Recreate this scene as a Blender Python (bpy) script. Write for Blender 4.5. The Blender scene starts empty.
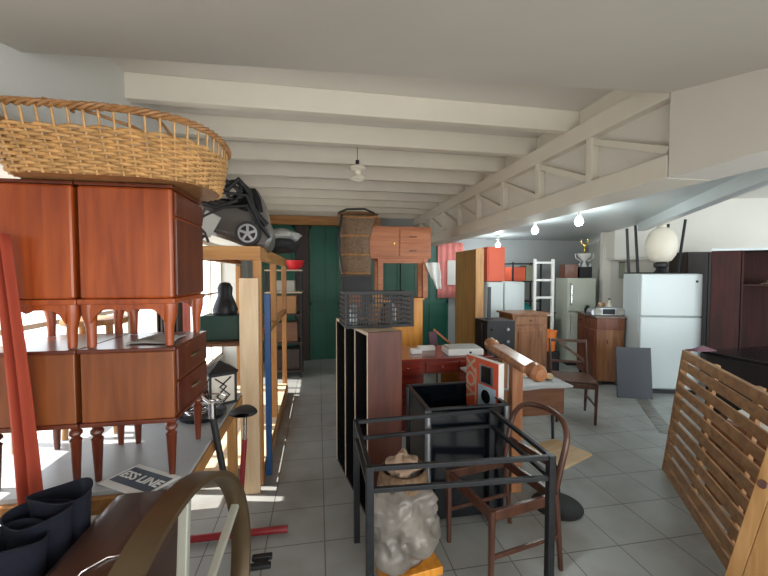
import bpy, math, random
from mathutils import Vector, Matrix
random.seed(7)
PI=math.pi; rad=math.radians
S=bpy.context.scene; C=S.collection
# ---------------- camera, world, lights, exposure ----------------
FPX=370.0; YAW=rad(10.1); PIT=rad(2.15); H=1.65
cd=bpy.data.cameras.new('camera'); cam=bpy.data.objects.new('camera',cd); C.objects.link(cam)
cd.sensor_width=36; cd.lens=FPX/768*36; cd.clip_start=.02
cam.location=(0,0,H); cam.rotation_euler=(PI/2-PIT,0,-YAW); S.camera=cam
S.view_settings.view_transform='Standard'; S.view_settings.look='None'
S.view_settings.exposure=-0.08; S.view_settings.gamma=1.0
W=bpy.data.worlds.new('sky'); S.world=W; W.use_nodes=True
W.node_tree.nodes['Background'].inputs[0].default_value=(.90,.96,1,1)
W.node_tree.nodes['Background'].inputs[1].default_value=3.2
def light(kind,name,loc,rot,energy,color,**k):
    l=bpy.data.lights.new(name,kind); l.energy=energy; l.color=color
    for a,b in k.items(): setattr(l,a,b)
    o=bpy.data.objects.new(name,l); C.objects.link(o); o.location=loc; o.rotation_euler=rot; return o
light('SUN','sun',(-6,3,8),(0,rad(-33),rad(-12)),9,(1,.95,.86),angle=rad(.6))
light('AREA','fill_rear',(1.2,-2.3,1.35),(rad(112),0,0),78,(1,.89,.74),shape='RECTANGLE',size=5.0,size_y=2.2)  # added fill light behind the camera; the rear opening is assumed, unseen
light('AREA','fill_rear_right',(5.6,-2.3,1.4),(rad(97),0,rad(8)),150,(.86,.96,1),shape='RECTANGLE',size=3.4,size_y=2.1)  # added fill to brighten the fridge and right side; no source seen there
light('AREA','fill_right',(8.6,1.2,1.5),(0,rad(90),0),130,(.80,.93,1),shape='RECTANGLE',size=2.0,size_y=4.0)  # added cool fill for the right side; its opening is assumed, unseen
# ---------------- helpers ----------------
def ray(x,y):
    a=(x-384)/FPX; b=(288-y)/FPX
    F=Vector((math.sin(YAW)*math.cos(PIT),math.cos(YAW)*math.cos(PIT),-math.sin(PIT)))
    R=Vector((math.cos(YAW),-math.sin(YAW),0)); U=R.cross(F)
    d=F+a*R+b*U; return d/d.y
def aY(x,y,Y): d=ray(x,y); return Vector((d.x*Y,Y,H+d.z*Y))      # real point at a known distance
def aZ(x,y,Z): d=ray(x,y); return aY(x,y,(Z-H)/d.z)               # real point at a known height
def I(): return Matrix.Identity(4)
def T(x,y,z): return Matrix.Translation((x,y,z))
def RX(a): return Matrix.Rotation(a,4,'X')
def RY(a): return Matrix.Rotation(a,4,'Y')
def RZ(a): return Matrix.Rotation(a,4,'Z')
class M:
    def __init__(s): s.v=[]; s.f=[]
    def add(s,v,f,m=None):
        n=len(s.v); s.v+=[tuple(m@Vector(p)) if m is not None else tuple(p) for p in v]; s.f+=[tuple(i+n for i in q) for q in f]; return s
    def box(s,x0,x1,y0,y1,z0,z1,m=None):
        v=[(x,y,z) for z in (z0,z1) for y in (y0,y1) for x in (x0,x1)]
        return s.add(v,[(0,2,3,1),(4,5,7,6),(0,1,5,4),(2,6,7,3),(0,4,6,2),(1,3,7,5)],m)
    def cb(s,c,d,m=None):
        return s.box(c[0]-d[0]/2,c[0]+d[0]/2,c[1]-d[1]/2,c[1]+d[1]/2,c[2]-d[2]/2,c[2]+d[2]/2,m)
    def bar(s,p,q,w,h=None,up=(0,0,1)):
        h=h or w; p=Vector(p);q=Vector(q);d=(q-p).normalized(); u=Vector(up)
        if abs(d.dot(u))>.98: u=Vector((0,1,0))
        a=d.cross(u).normalized(); b=a.cross(d); v=[]
        for c in (p,q):
            for i,j in ((-1,-1),(1,-1),(1,1),(-1,1)): v.append(c+a*i*w/2+b*j*h/2)
        return s.add(v,[(0,1,2,3),(7,6,5,4),(0,4,5,1),(1,5,6,2),(2,6,7,3),(3,7,4,0)])
    def tube(s,pts,r,n=8,closed=False,m=None):
        pts=[Vector(p) for p in pts]; N=len(pts); rr=r if isinstance(r,(list,tuple)) else [r]*N; v=[];f=[]; pa=None
        for i,p in enumerate(pts):
            if closed: d=pts[(i+1)%N]-pts[i-1]
            else: d=pts[min(i+1,N-1)]-pts[max(i-1,0)]
            if d.length<1e-9: d=Vector((0,0,1))
            d.normalize()
            if pa is None:
                u=Vector((0,0,1)) if abs(d.z)<.9 else Vector((1,0,0)); a=d.cross(u).normalized()
            else: a=(pa-d*pa.dot(d)); a=a.normalized() if a.length>1e-6 else pa
            pa=a; b=d.cross(a)
            for k in range(n): t=2*PI*k/n; v.append(p+(a*math.cos(t)+b*math.sin(t))*rr[i])
        for i in range(N if closed else N-1):
            j=(i+1)%N
            for k in range(n): l=(k+1)%n; f.append((i*n+k,i*n+l,j*n+l,j*n+k))
        if not closed: f.append(tuple(range(n))[::-1]); f.append(tuple((N-1)*n+k for k in range(n)))
        return s.add(v,f,m)
    def lathe(s,prof,n=20,m=None,sx=1,sy=1,cap=True):
        v=[];f=[]
        for r,z in prof:
            for k in range(n): t=2*PI*k/n; v.append((r*math.cos(t)*sx,r*math.sin(t)*sy,z))
        for i in range(len(prof)-1):
            for k in range(n): l=(k+1)%n; f.append((i*n+k,i*n+l,(i+1)*n+l,(i+1)*n+k))
        if cap: f.append(tuple(range(n))[::-1]); f.append(tuple((len(prof)-1)*n+k for k in range(n)))
        return s.add(v,f,m)
    def prism(s,poly,y0,y1,m=None):     # polygon in xz, extruded along y
        n=len(poly); v=[(x,y0,z) for x,z in poly]+[(x,y1,z) for x,z in poly]
        f=[tuple(range(n)),tuple(range(2*n-1,n-1,-1))]+[(i,i+n,(i+1)%n+n,(i+1)%n) for i in range(n)]
        return s.add(v,f,m)
    def grid(s,fn,nu,nv,m=None):
        v=[fn(i/nu,j/nv) for i in range(nu+1) for j in range(nv+1)]
        f=[(i*(nv+1)+j,(i+1)*(nv+1)+j,(i+1)*(nv+1)+j+1,i*(nv+1)+j+1) for i in range(nu) for j in range(nv)]
        return s.add(v,f,m)
    def quad(s,a,b,c,d): return s.add([a,b,c,d],[(0,1,2,3)])
    def build(s,name,mat,parent=None,bev=0,smooth=False,loc=None,rz=0,solid=0,sub=0):
        me=bpy.data.meshes.new(name); me.from_pydata([tuple(p) for p in s.v],[],s.f); me.update()
        import bmesh
        b=bmesh.new(); b.from_mesh(me); bmesh.ops.recalc_face_normals(b,faces=b.faces); b.to_mesh(me); b.free()
        me.materials.append(mat)
        if smooth:
            me.polygons.foreach_set('use_smooth',[True]*len(me.polygons))
            try: me.set_sharp_from_angle(angle=rad(40))
            except Exception: pass
        o=bpy.data.objects.new(name,me); C.objects.link(o)
        if parent is not None: o.parent=parent
        if loc is not None: o.location=loc; o.rotation_euler=(0,0,rz)
        if solid: q=o.modifiers.new('solid','SOLIDIFY'); q.thickness=solid; q.offset=0
        if bev: q=o.modifiers.new('bevel','BEVEL'); q.width=bev; q.segments=2; q.limit_method='ANGLE'; q.angle_limit=rad(40)
        if sub: q=o.modifiers.new('sub','SUBSURF'); q.levels=sub; q.render_levels=sub
        return o
def thing(name,label,cat,loc=(0,0,0),rz=0,group=None,rot=None):
    o=bpy.data.objects.new(name,None); C.objects.link(o); o.location=loc; o.rotation_euler=rot or (0,0,rz); o.empty_display_size=.1
    return tag(o,label,cat,group)
def tag(o,label,cat,group=None,kind=None):
    o['label']=label; o['category']=cat
    if group: o['group']=group
    if kind: o['kind']=kind
    return o
def struct(name,m,mat,**k): o=m.build(name,mat,**k); o['kind']='structure'; return o
def dup(r,loc,rz,label,group=None,scale=None):
    n=r.copy(); C.objects.link(n); n.location=loc; n.rotation_euler=(0,0,rz); n['label']=label
    if group: n['group']=group
    if scale: n.scale=scale
    def rec(a,b):
        for ch in [c for c in bpy.data.objects if c.parent==a]:
            c=ch.copy(); C.objects.link(c); c.parent=b; rec(ch,c)
    rec(r,n); return n
def rect_bevel(w,h,r,n=4):
    p=[]
    for cx,cy,a in ((w/2-r,h/2-r,0),(-w/2+r,h/2-r,90),(-w/2+r,-h/2+r,180),(w/2-r,-h/2+r,270)):
        for k in range(n+1): t=rad(a+90*k/n); p.append((cx+r*math.cos(t),cy+r*math.sin(t)))
    return p
def text(body,size,mat,parent,loc,rot,ext=.0008,name='lettering'):
    c=bpy.data.curves.new(name,'FONT'); c.body=body; c.size=size; c.extrude=ext; c.align_x='CENTER'; c.align_y='CENTER'; c.offset=size*.02
    t=bpy.data.objects.new(name,c); me=bpy.data.meshes.new_from_object(t); bpy.data.objects.remove(t)
    me.materials.clear(); me.materials.append(mat); o=bpy.data.objects.new(name,me); C.objects.link(o); o.parent=parent; o.location=loc; o.rotation_euler=rot; return o
# ---------------- materials ----------------
def mat(name,col,rough=.5,metal=0,noise=0,nscale=8,bump=0,bscale=60,spec=.5,coat=0,trans=0,emit=None,es=0,alpha=1,sheen=0,vary=None):
    m=bpy.data.materials.new(name); m.use_nodes=True; t=m.node_tree; b=t.nodes['Principled BSDF']; L=t.links.new
    b.inputs['Base Color'].default_value=(*col,1); b.inputs['Roughness'].default_value=rough; b.inputs['Metallic'].default_value=metal
    b.inputs['Specular IOR Level'].default_value=spec; b.inputs['Coat Weight'].default_value=coat; b.inputs['Coat Roughness'].default_value=.12
    b.inputs['Transmission Weight'].default_value=trans; b.inputs['Alpha'].default_value=alpha
    if emit: b.inputs['Emission Color'].default_value=(*emit,1); b.inputs['Emission Strength'].default_value=es
    tc=t.nodes.new('ShaderNodeTexCoord')
    if noise:
        n=t.nodes.new('ShaderNodeTexNoise'); n.inputs['Scale'].default_value=nscale; n.inputs['Detail'].default_value=5; L(tc.outputs['Object'],n.inputs['Vector'])
        r=t.nodes.new('ShaderNodeValToRGB'); r.color_ramp.elements[0].position=.3; r.color_ramp.elements[1].position=.7
        c2=vary or tuple(c*(1-noise) for c in col); r.color_ramp.elements[0].color=(*c2,1); r.color_ramp.elements[1].color=(*col,1)
        L(n.outputs['Fac'],r.inputs['Fac']); L(r.outputs['Color'],b.inputs['Base Color'])
    if bump:
        n=t.nodes.new('ShaderNodeTexNoise'); n.inputs['Scale'].default_value=bscale; L(tc.outputs['Object'],n.inputs['Vector'])
        u=t.nodes.new('ShaderNodeBump'); u.inputs['Strength'].default_value=bump; u.inputs['Distance'].default_value=.004; L(n.outputs['Fac'],u.inputs['Height']); L(u.outputs['Normal'],b.inputs['Normal'])
    return m
def wood(name,c1,c2,axis='Z',rough=.4,scale=1,coat=0,knots=False):
    m=bpy.data.materials.new(name); m.use_nodes=True; t=m.node_tree; b=t.nodes['Principled BSDF']; L=t.links.new
    b.inputs['Roughness'].default_value=rough; b.inputs['Coat Weight'].default_value=coat; b.inputs['Coat Roughness'].default_value=.18
    tc=t.nodes.new('ShaderNodeTexCoord'); mp=t.nodes.new('ShaderNodeMapping'); s={'X':(1.2,14,14),'Y':(14,1.2,14),'Z':(14,14,1.2)}[axis]
    mp.inputs['Scale'].default_value=tuple(v*scale for v in s); L(tc.outputs['Object'],mp.inputs['Vector'])
    n=t.nodes.new('ShaderNodeTexNoise'); n.inputs['Scale'].default_value=1.5; n.inputs['Detail'].default_value=8; n.inputs['Distortion'].default_value=.6; L(mp.outputs['Vector'],n.inputs['Vector'])
    n2=t.nodes.new('ShaderNodeTexNoise'); n2.inputs['Scale'].default_value=2.5; L(tc.outputs['Object'],n2.inputs['Vector'])
    r=t.nodes.new('ShaderNodeValToRGB'); e=r.color_ramp.elements; e[0].position=.36; e[1].position=.66; e[0].color=(*c2,1); e[1].color=(*c1,1)
    L(n.outputs['Fac'],r.inputs['Fac'])
    mx=t.nodes.new('ShaderNodeMix'); mx.data_type='RGBA'; mx.blend_type='MULTIPLY'; mx.inputs[0].default_value=.5
    r2=t.nodes.new('ShaderNodeValToRGB'); r2.color_ramp.elements[0].color=(.6,.6,.6,1); r2.color_ramp.elements[1].color=(1.1,1.1,1.1,1); L(n2.outputs['Fac'],r2.inputs['Fac'])
    L(r.outputs['Color'],mx.inputs[6]); L(r2.outputs['Color'],mx.inputs[7]); L(mx.outputs[2],b.inputs['Base Color'])
    bp=t.nodes.new('ShaderNodeBump'); bp.inputs['Strength'].default_value=.15; bp.inputs['Distance'].default_value=.002; L(n.outputs['Fac'],bp.inputs['Height']); L(bp.outputs['Normal'],b.inputs['Normal'])
    return m
def tile_mat(name,c1,c2,gr,size,off):
    m=bpy.data.materials.new(name); m.use_nodes=True; t=m.node_tree; b=t.nodes['Principled BSDF']; L=t.links.new
    tc=t.nodes.new('ShaderNodeTexCoord'); mp=t.nodes.new('ShaderNodeMapping'); mp.inputs['Location'].default_value=(-off[0],-off[1],0); L(tc.outputs['Object'],mp.inputs['Vector'])
    k=t.nodes.new('ShaderNodeTexBrick'); k.offset=0; k.squash=1; k.inputs['Scale'].default_value=1; k.inputs['Brick Width'].default_value=size; k.inputs['Row Height'].default_value=size
    k.inputs['Mortar Size'].default_value=.0035; k.inputs['Mortar Smooth'].default_value=.1; k.inputs['Bias'].default_value=0
    k.inputs['Color1'].default_value=(*c1,1); k.inputs['Color2'].default_value=(*c2,1); k.inputs['Mortar'].default_value=(*gr,1); L(mp.outputs['Vector'],k.inputs['Vector'])
    n=t.nodes.new('ShaderNodeTexNoise'); n.inputs['Scale'].default_value=3; n.inputs['Detail'].default_value=6; L(tc.outputs['Object'],n.inputs['Vector'])
    r=t.nodes.new('ShaderNodeValToRGB'); r.color_ramp.elements[0].position=.3; r.color_ramp.elements[0].color=(.78,.76,.72,1); r.color_ramp.elements[1].position=.6; r.color_ramp.elements[1].color=(1,1,1,1); L(n.outputs['Fac'],r.inputs['Fac'])
    mx=t.nodes.new('ShaderNodeMix'); mx.data_type='RGBA'; mx.blend_type='MULTIPLY'; mx.inputs[0].default_value=1; L(k.outputs['Color'],mx.inputs[6]); L(r.outputs['Color'],mx.inputs[7]); L(mx.outputs[2],b.inputs['Base Color'])
    b.inputs['Roughness'].default_value=.33
    bp=t.nodes.new('ShaderNodeBump'); bp.invert=True; bp.inputs['Strength'].default_value=.5; bp.inputs['Distance'].default_value=.002; L(k.outputs['Fac'],bp.inputs['Height']); L(bp.outputs['Normal'],b.inputs['Normal'])
    return m
m_tile=tile_mat('floor tile',(.34,.35,.345),(.32,.33,.325),(.12,.12,.11),.352,(.03,2.61))
m_white=mat('white plaster',(.72,.69,.63),.75,noise=.05,nscale=2,bump=.08)
m_beam=mat('white painted timber',(.74,.69,.60),.55,noise=.05,nscale=5)
m_wallw=mat('left wall paint',(.66,.65,.61),.8,noise=.05,nscale=2)
m_grey=mat('grey wall paint',(.42,.44,.45),.8,noise=.06,nscale=2)
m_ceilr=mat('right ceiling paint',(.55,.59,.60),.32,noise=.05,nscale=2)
m_green=mat('green metal door',(.004,.11,.070),.42,noise=.25,nscale=3)
m_pine=wood('pine',(.56,.29,.10),(.36,.155,.045),'Z',.5)
m_pineX=wood('pine x',(.56,.29,.10),(.36,.155,.045),'X',.5)
m_pineY=wood('pine y',(.56,.29,.10),(.36,.155,.045),'Y',.5)
m_pale=wood('pale plank',(.80,.62,.42),(.66,.47,.28),'Z',.6)
m_chest=wood('cherry veneer',(.42,.085,.016),(.25,.040,.009),'Z',.30,coat=.25)
m_chest2=wood('teak veneer',(.27,.078,.020),(.17,.042,.011),'Z',.35,coat=.15)
m_chestD=wood('dark cherry trim',(.15,.030,.011),(.09,.017,.007),'Z',.3,coat=.25)
m_mahog=wood('mahogany',(.30,.030,.014),(.15,.014,.008),'X',.25,coat=.5)
m_panel=wood('brown end panel',(.12,.030,.014),(.07,.016,.009),'Z',.5)
m_dkwood=wood('dark chair wood',(.11,.042,.024),(.06,.022,.013),'Z',.35,coat=.3)
m_walnut=wood('walnut',(.20,.085,.04),(.12,.045,.02),'X',.4,coat=.2)
m_brown=wood('dark brown lid',(.085,.042,.028),(.05,.024,.016),'Y',.34,coat=.4)
m_dresser=wood('dresser wood',(.34,.15,.06),(.2,.07,.028),'Z',.4,coat=.2)
m_dresR=wood('dresser red',(.24,.07,.03),(.14,.035,.015),'Z',.35,coat=.3)
m_orange=wood('orange pine',(.88,.38,.05),(.66,.24,.02),'Z',.4,coat=.3)
m_salmon=wood('salmon veneer',(.55,.19,.07),(.42,.125,.04),'X',.45)
m_slat=wood('slat wood',(.46,.25,.115),(.28,.14,.06),'Y',.5)
m_ply=wood('plywood',(.62,.45,.26),(.50,.34,.18),'X',.5)
m_black=mat('black lacquer',(.010,.010,.012),.25,spec=.5)
m_blackm=mat('black matte',(.010,.010,.012),.55)
m_glassb=mat('black glass',(.004,.006,.010),.15,spec=.6)
m_steel=mat('dark steel',(.035,.038,.044),.42,metal=.6,noise=.3,nscale=30)
m_chrome=mat('chrome',(.7,.7,.72),.15,metal=1)
m_alu=mat('brushed aluminium',(.45,.48,.52),.35,metal=.9)
m_fridge=mat('fridge enamel',(.62,.68,.70),.28,noise=.04,nscale=2)
m_fridgeb=mat('beige enamel',(.55,.58,.50),.35)
m_brass=mat('aged brass paint',(.135,.092,.05),.38,metal=.5,noise=.25,nscale=9)
m_spoke=mat('pale spoke paint',(.42,.42,.36),.4,metal=.3)
m_wicker=mat('honey wicker',(.66,.36,.13),.5,noise=.45,nscale=25,bump=.3,bscale=90)
m_wicker2=mat('brown rim wicker',(.42,.20,.07),.5,noise=.4,nscale=30,bump=.3,bscale=90)
m_rattan=mat('old rattan',(.22,.13,.07),.7,noise=.6,nscale=40,bump=.8,bscale=120)
m_navy=mat('navy felt',(.007,.009,.024),.85,noise=.3,nscale=15,bump=.3)
m_curtain=mat('orange red curtain',(.36,.05,.022),.85,noise=.1,nscale=5)
m_red=mat('red bike paint',(.22,.012,.018),.3,coat=.4)
m_redb=mat('bright red plastic',(.7,.02,.03),.4)
m_orred=mat('orange red panel',(.80,.13,.06),.5,noise=.1,nscale=4)
m_pink=mat('pink curtain',(.80,.28,.26),.8)
m_blue=mat('blue paint',(.012,.07,.22),.4)
m_gtop=mat('grey blue laminate',(.40,.42,.44),.4,noise=.1,nscale=5)
m_cream=mat('cream edge',(.62,.50,.36),.6,noise=.2,nscale=20)
m_plastic=mat('crumpled translucent plastic',(.26,.235,.21),.28,noise=.45,nscale=6,bump=.6,bscale=14)
m_paper=mat('white paper',(.75,.75,.73),.7)
m_toy=mat('silver grey toy plastic',(.15,.135,.125),.35,noise=.2,nscale=8,coat=.4)
m_toyl=mat('light grey cloth',(.42,.41,.38),.8,noise=.1,nscale=5)
m_dgreen=mat('dark green box',(.02,.06,.05),.5)
m_greyb=mat('slate grey board',(.085,.09,.11),.5)
m_purple=mat('purple cloth',(.16,.08,.11),.9)
m_darkred=wood('dark red wardrobe',(.055,.007,.005),(.022,.004,.003),'Z',.8)
m_darkbr=wood('dark brown door',(.042,.024,.019),(.026,.015,.012),'Z',.5)
m_gold=mat('gold cup',(.85,.6,.15),.2,metal=1)
m_globe=mat('frosted globe',(.78,.72,.62),.45,spec=.4)
m_bulb=mat('lit bulb',(1,1,1),.3,emit=(.93,1,.98),es=14)
m_clear=mat('clear glass',(.9,.95,.95),.03,trans=1)
m_teal=mat('teal cloth',(.05,.42,.42),.7)
m_plant=mat('dark leaf',(.02,.06,.02),.6)
m_tan=mat('tan terracotta',(.45,.18,.09),.7)
m_scroll=mat('green grey scroll',(.28,.30,.22),.7)
m_sign=mat('sign ink',(.05,.07,.10),.6)
m_ground=mat('pale outside paving',(.75,.74,.70),.8,noise=.1)
m_leaf=mat('garden hedge',(.25,.40,.15),.8,noise=.5,nscale=12,bump=1,bscale=20)
m_cork=mat('brown cardboard',(.38,.20,.09),.8,noise=.1)
# ---------------- structure ----------------
struct('floor',M().box(-1.6,10,-2.6,7.5,-.1,0),m_tile)
for k,(a,b) in enumerate((((-14,-1.6),(-6,16)),)):
    struct('ground_outside',M().box(a[0],a[1],b[0],b[1],-.2,-.05),m_ground)
CZ=2.91; XT=1.9; RZc=2.18; ZJ=2.75
struct('ceiling',M().box(-1.45,XT+.3,1.2,7.4,CZ,CZ+.1),m_white)
# sloping soffit over the camera
def sof(x,y): return 2.55+.095*(x+1.2)/3.1-.24*(1.77-y)
v=[(-1.2,1.77,sof(-1.2,1.77)),(XT,1.77,sof(XT,1.77)),(XT,-.2,sof(XT,-.2)),(-1.2,-.2,sof(-1.2,-.2))]
v2=[(p[0],p[1],p[2]+.09) for p in v]; m=M()
m.add(v+v2,[(0,1,2,3),(7,6,5,4),(0,4,5,1),(1,5,6,2),(2,6,7,3),(3,7,4,0)]); struct('ceiling_slope',m,m_white)
struct('ceiling_rear',M().box(-1.4,XT+.3,-2.6,1.25,CZ,CZ+.1),m_white)
for k in range(9):
    y=2.60+.572*k
    if y<7.25: struct('ceiling_joist',M().box(-1.2,XT+.1,y,y+.07,ZJ,CZ),m_beam,bev=.004)
# truss girder
m=M(); m.box(XT,XT+.3,1.76,7.4,RZc,RZc+.13).box(XT,XT+.3,1.76,7.4,ZJ-.13,ZJ).box(XT+.1,XT+.3,1.76,7.4,ZJ,CZ); struct('girder_chords',m,m_beam,bev=.006)
struct('girder_web',M().box(XT+.07,XT+.22,1.76,7.4,RZc+.1,ZJ-.1),m_white)
struct('girder_solid_panel',M().box(XT,XT+.3,-2.6,1.75,RZc,CZ),m_white)
m=M(); ys=[1.75+.635*k for k in range(9)]
for i,y in enumerate(ys):
    if i: m.box(XT+.012,XT+.09,y-.03,y+.03,RZc+.12,ZJ-.12)
    if i: m.bar((XT+.05,y-.02,ZJ-.16),(XT+.05,ys[i-1]+.03,RZc+.16),.045,.05,(1,0,0))
struct('girder_struts',m,m_beam,bev=.004)
# left wall: solid part beside camera, bulkhead over the windows
m=M(); m.box(-1.3,-1.2,-2.6,1.56,0,CZ).box(-1.3,-1.18,1.56,7.4,2.1,CZ); struct('wall_left',m,m_wallw)
m=M(); m.box(-1.6,-1.5,1.5,7.4,0,.35).box(-1.6,-1.3,1.45,1.56,0,2.2).box(-1.6,-1.3,1.5,7.4,2.1,2.2).box(-1.6,-1.3,6.3,7.4,0,2.2); struct('wall_left_lower',m,m_wallw)
for k in range(4):
    y0=1.56+k*1.185; y1=y0+1.185
    m=M(); m.box(-1.57,-1.52,y0,y0+.05,.35,2.1).box(-1.57,-1.52,y1-.05,y1,.35,2.1).box(-1.57,-1.52,y0,y1,.35,.40).box(-1.57,-1.52,y0,y1,2.05,2.1).box(-1.565,-1.525,(y0+y1)/2-.02,(y0+y1)/2+.02,.4,2.05).box(-1.565,-1.525,y0,y1,1.35,1.38)
    o=m.build('window_%d'%(k+1),m_beam,bev=.003); o['kind']='structure'
# back wall, right walls
struct('wall_back',M().box(-1.6,6.6,7.3,7.4,0,CZ),m_grey)
P0=Vector((4.9,5.7,0)); dv=Vector((.956,-.292,0))
def wallseg(name,p,q,th,z0,z1,mm):
    m=M(); p=Vector((p[0],p[1],0)); q=Vector((q[0],q[1],0)); d=(q-p).normalized(); n=Vector((-d.y,d.x,0))*th
    v=[p,q,q+n,p+n]; v=[(a.x,a.y,z0) for a in v]+[(a.x,a.y,z1) for a in v]
    m.add(v,[(0,1,2,3),(7,6,5,4),(0,4,5,1),(1,5,6,2),(2,6,7,3),(3,7,4,0)]); return struct(name,m,mm)
wallseg('wall_right_back',P0,P0+dv*5.3,.12,0,CZ,m_white)
wallseg('wall_right_return',P0,P0+Vector((1.0,1.6,0)),-.12,0,RZc+.1,m_white)
ZR=2.38; b0_=aZ(768,182,2.27); b1_=aZ(644,230,2.27); _d=(b1_-b0_); b0=b0_-_d*.28; b1=b1_+_d*.04
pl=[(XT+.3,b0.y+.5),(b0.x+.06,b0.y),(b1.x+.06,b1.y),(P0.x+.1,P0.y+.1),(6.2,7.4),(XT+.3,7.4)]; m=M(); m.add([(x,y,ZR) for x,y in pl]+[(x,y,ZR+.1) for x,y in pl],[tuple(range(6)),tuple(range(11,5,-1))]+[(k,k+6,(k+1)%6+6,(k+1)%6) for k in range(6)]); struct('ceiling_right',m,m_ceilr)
struct('ceiling_right_high',M().box(XT+.3,10,-2.6,7.4,CZ,CZ+.1),m_white)
m=M(); m.box(9.9,10,-2.6,-1,0,CZ).box(9.9,10,3.4,7.4,0,CZ).box(9.9,10,-1,3.4,2.3,CZ).box(9.9,10,-1,3.4,0,.6); struct('wall_right',m,m_white)
m=M(); m.box(-1.3,10,-2.7,-2.6,2.45,CZ+.1).box(-1.3,-1.1,-2.7,-2.6,0,CZ).box(5,10,-2.7,-2.6,0,CZ); struct('wall_rear',m,m_white)
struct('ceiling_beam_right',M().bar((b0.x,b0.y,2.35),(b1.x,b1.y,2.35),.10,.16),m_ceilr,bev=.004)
# boxed chimney hood on the white wall
h0=P0+dv*.04; th=thing('extractor_box','white boxed-in housing high on white wall above the radio','wall box',(h0.x,h0.y,1.80),math.atan2(dv.y,dv.x))
M().box(.0,.56,-.30,-.002,.12,.57).build('housing',m_white,th,bev=.006); M().box(.02,.54,-.28,-.01,.09,.12).build('base_lip',m_white,th,bev=.003)
# green doors on back wall, brown post and pine lintel
def greendoor(n,x0,x1,z1):
    m=M().box(x0,x1,7.22,7.29,0,z1)
    w=x1-x0
    for k in range(1,int(w/.3)+1): m.box(x0+k*.3-.006,x0+k*.3+.006,7.205,7.22,.02,z1-.02)
    m.box(x0,x0+.05,7.20,7.22,0,z1).box(x1-.05,x1,7.20,7.22,0,z1).box(x0,x1,7.20,7.22,z1-.06,z1).box(x0,x1,7.20,7.22,1.05,1.12)
    o=m.build(n,m_green,bev=.003); o['kind']='structure'; 
greendoor('door_1',-.16,.42,2.57); greendoor('door_2',.42,1.6,2.57); greendoor('door_3',1.62,2.62,2.57); greendoor('door_4',-1.1,-.42,2.57)
struct('trim_1',M().box(-.41,-.17,7.17,7.29,0,2.57),m_darkbr,bev=.004)
struct('trim_2',M().box(-1.2,1.2,7.12,7.29,2.575,2.74),m_pineX,bev=.004)
a=aZ(636,392,0); b=aZ(668,434,0); d_=(b-a).normalized(); n_=Vector((-d_.y,d_.x,0))*.07; m=M(); v=[a-n_,b-n_,b+n_,a+n_]; m.add([(p.x,p.y,.0) for p in v]+[(p.x,p.y,.003) for p in v],[(0,1,2,3),(7,6,5,4),(0,4,5,1),(1,5,6,2),(2,6,7,3),(3,7,4,0)]); struct('trim_3',m,tile_mat('mosaic border',(.22,.20,.17),(.12,.12,.11),(.30,.30,.28),.07,(0,0)))
# ---------------- left: table and bedside cabinets ----------------
t=thing('work_table','long table with grey blue top and pine edge under the stacked cabinets','table',(-1.0,2.2,0))
M().box(-.45,.44,-.58,.62,.765,.785).build('table_top',m_gtop,t,bev=.003)
m=M().box(.41,.45,-.60,.62,.70,.764).box(-.45,.41,-.60,-.56,.70,.764).box(-.45,.41,.58,.62,.70,.764).box(-.45,-.41,-.56,.58,.70,.764); m.build('apron',m_pineY,t,bev=.003)
for sx in (-.41,.36):
    for sy in (-.54,.55): M().box(sx,sx+.06,sy-.03,sy+.03,0,.70).build('leg',m_pine,t,bev=.003)
def turned(m,x,y,h,r):
    m.lathe([(r*.55,0),(r*.6,h*.05),(r*1.0,h*.72),(r*1.1,h*.74),(r*.7,h*.78),(r*.75,h*.80),(r*1.15,h*.84),(r*1.15,h*.88),(r*.8,h*.92),(r*1.0,h)],16,T(x,y,0)); return m
def low_cab(label,loc,front=True):
    t=thing('bedside_cabinet',label,'bedside cabinet',loc,0,'low bedside cabinets on the grey topped table')
    w=.345;d=.44; z0=.262;z1=.545
    M().box(-w/2,w/2,0,d,z0,z1).build('body',m_chest2,t,bev=.004)
    M().box(-w/2-.008,w/2+.008,-.008,d+.008,z1,z1+.016).build('top',m_chestD,t,bev=.004)
    M().box(-w/2-.006,w/2+.006,-.006,d+.006,z0-.018,z0).build('plinth',m_chestD,t,bev=.004)
    for k in ((0,1) if front else ()):
        dr=M().box(w/2+.001,w/2+.012,.02,d-.02,z0+.012+k*.145,z0+.145+k*.145).build('drawer',m_chestD,t,bev=.003)
        M().tube([(w/2+.012,d*.5-.04,z0+.075+k*.145),(w/2+.028,d*.5-.03,z0+.085+k*.145),(w/2+.03,d*.5+.03,z0+.085+k*.145),(w/2+.012,d*.5+.04,z0+.075+k*.145)],.006,8).build('handle',m_brass,dr,smooth=True)
    for sx in (-1,1):
        for y in (.045,d-.045): turned(M(),sx*(w/2-.03),y,z0-.018,.021).build('leg',m_chestD,t,smooth=True)
    return t
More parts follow.
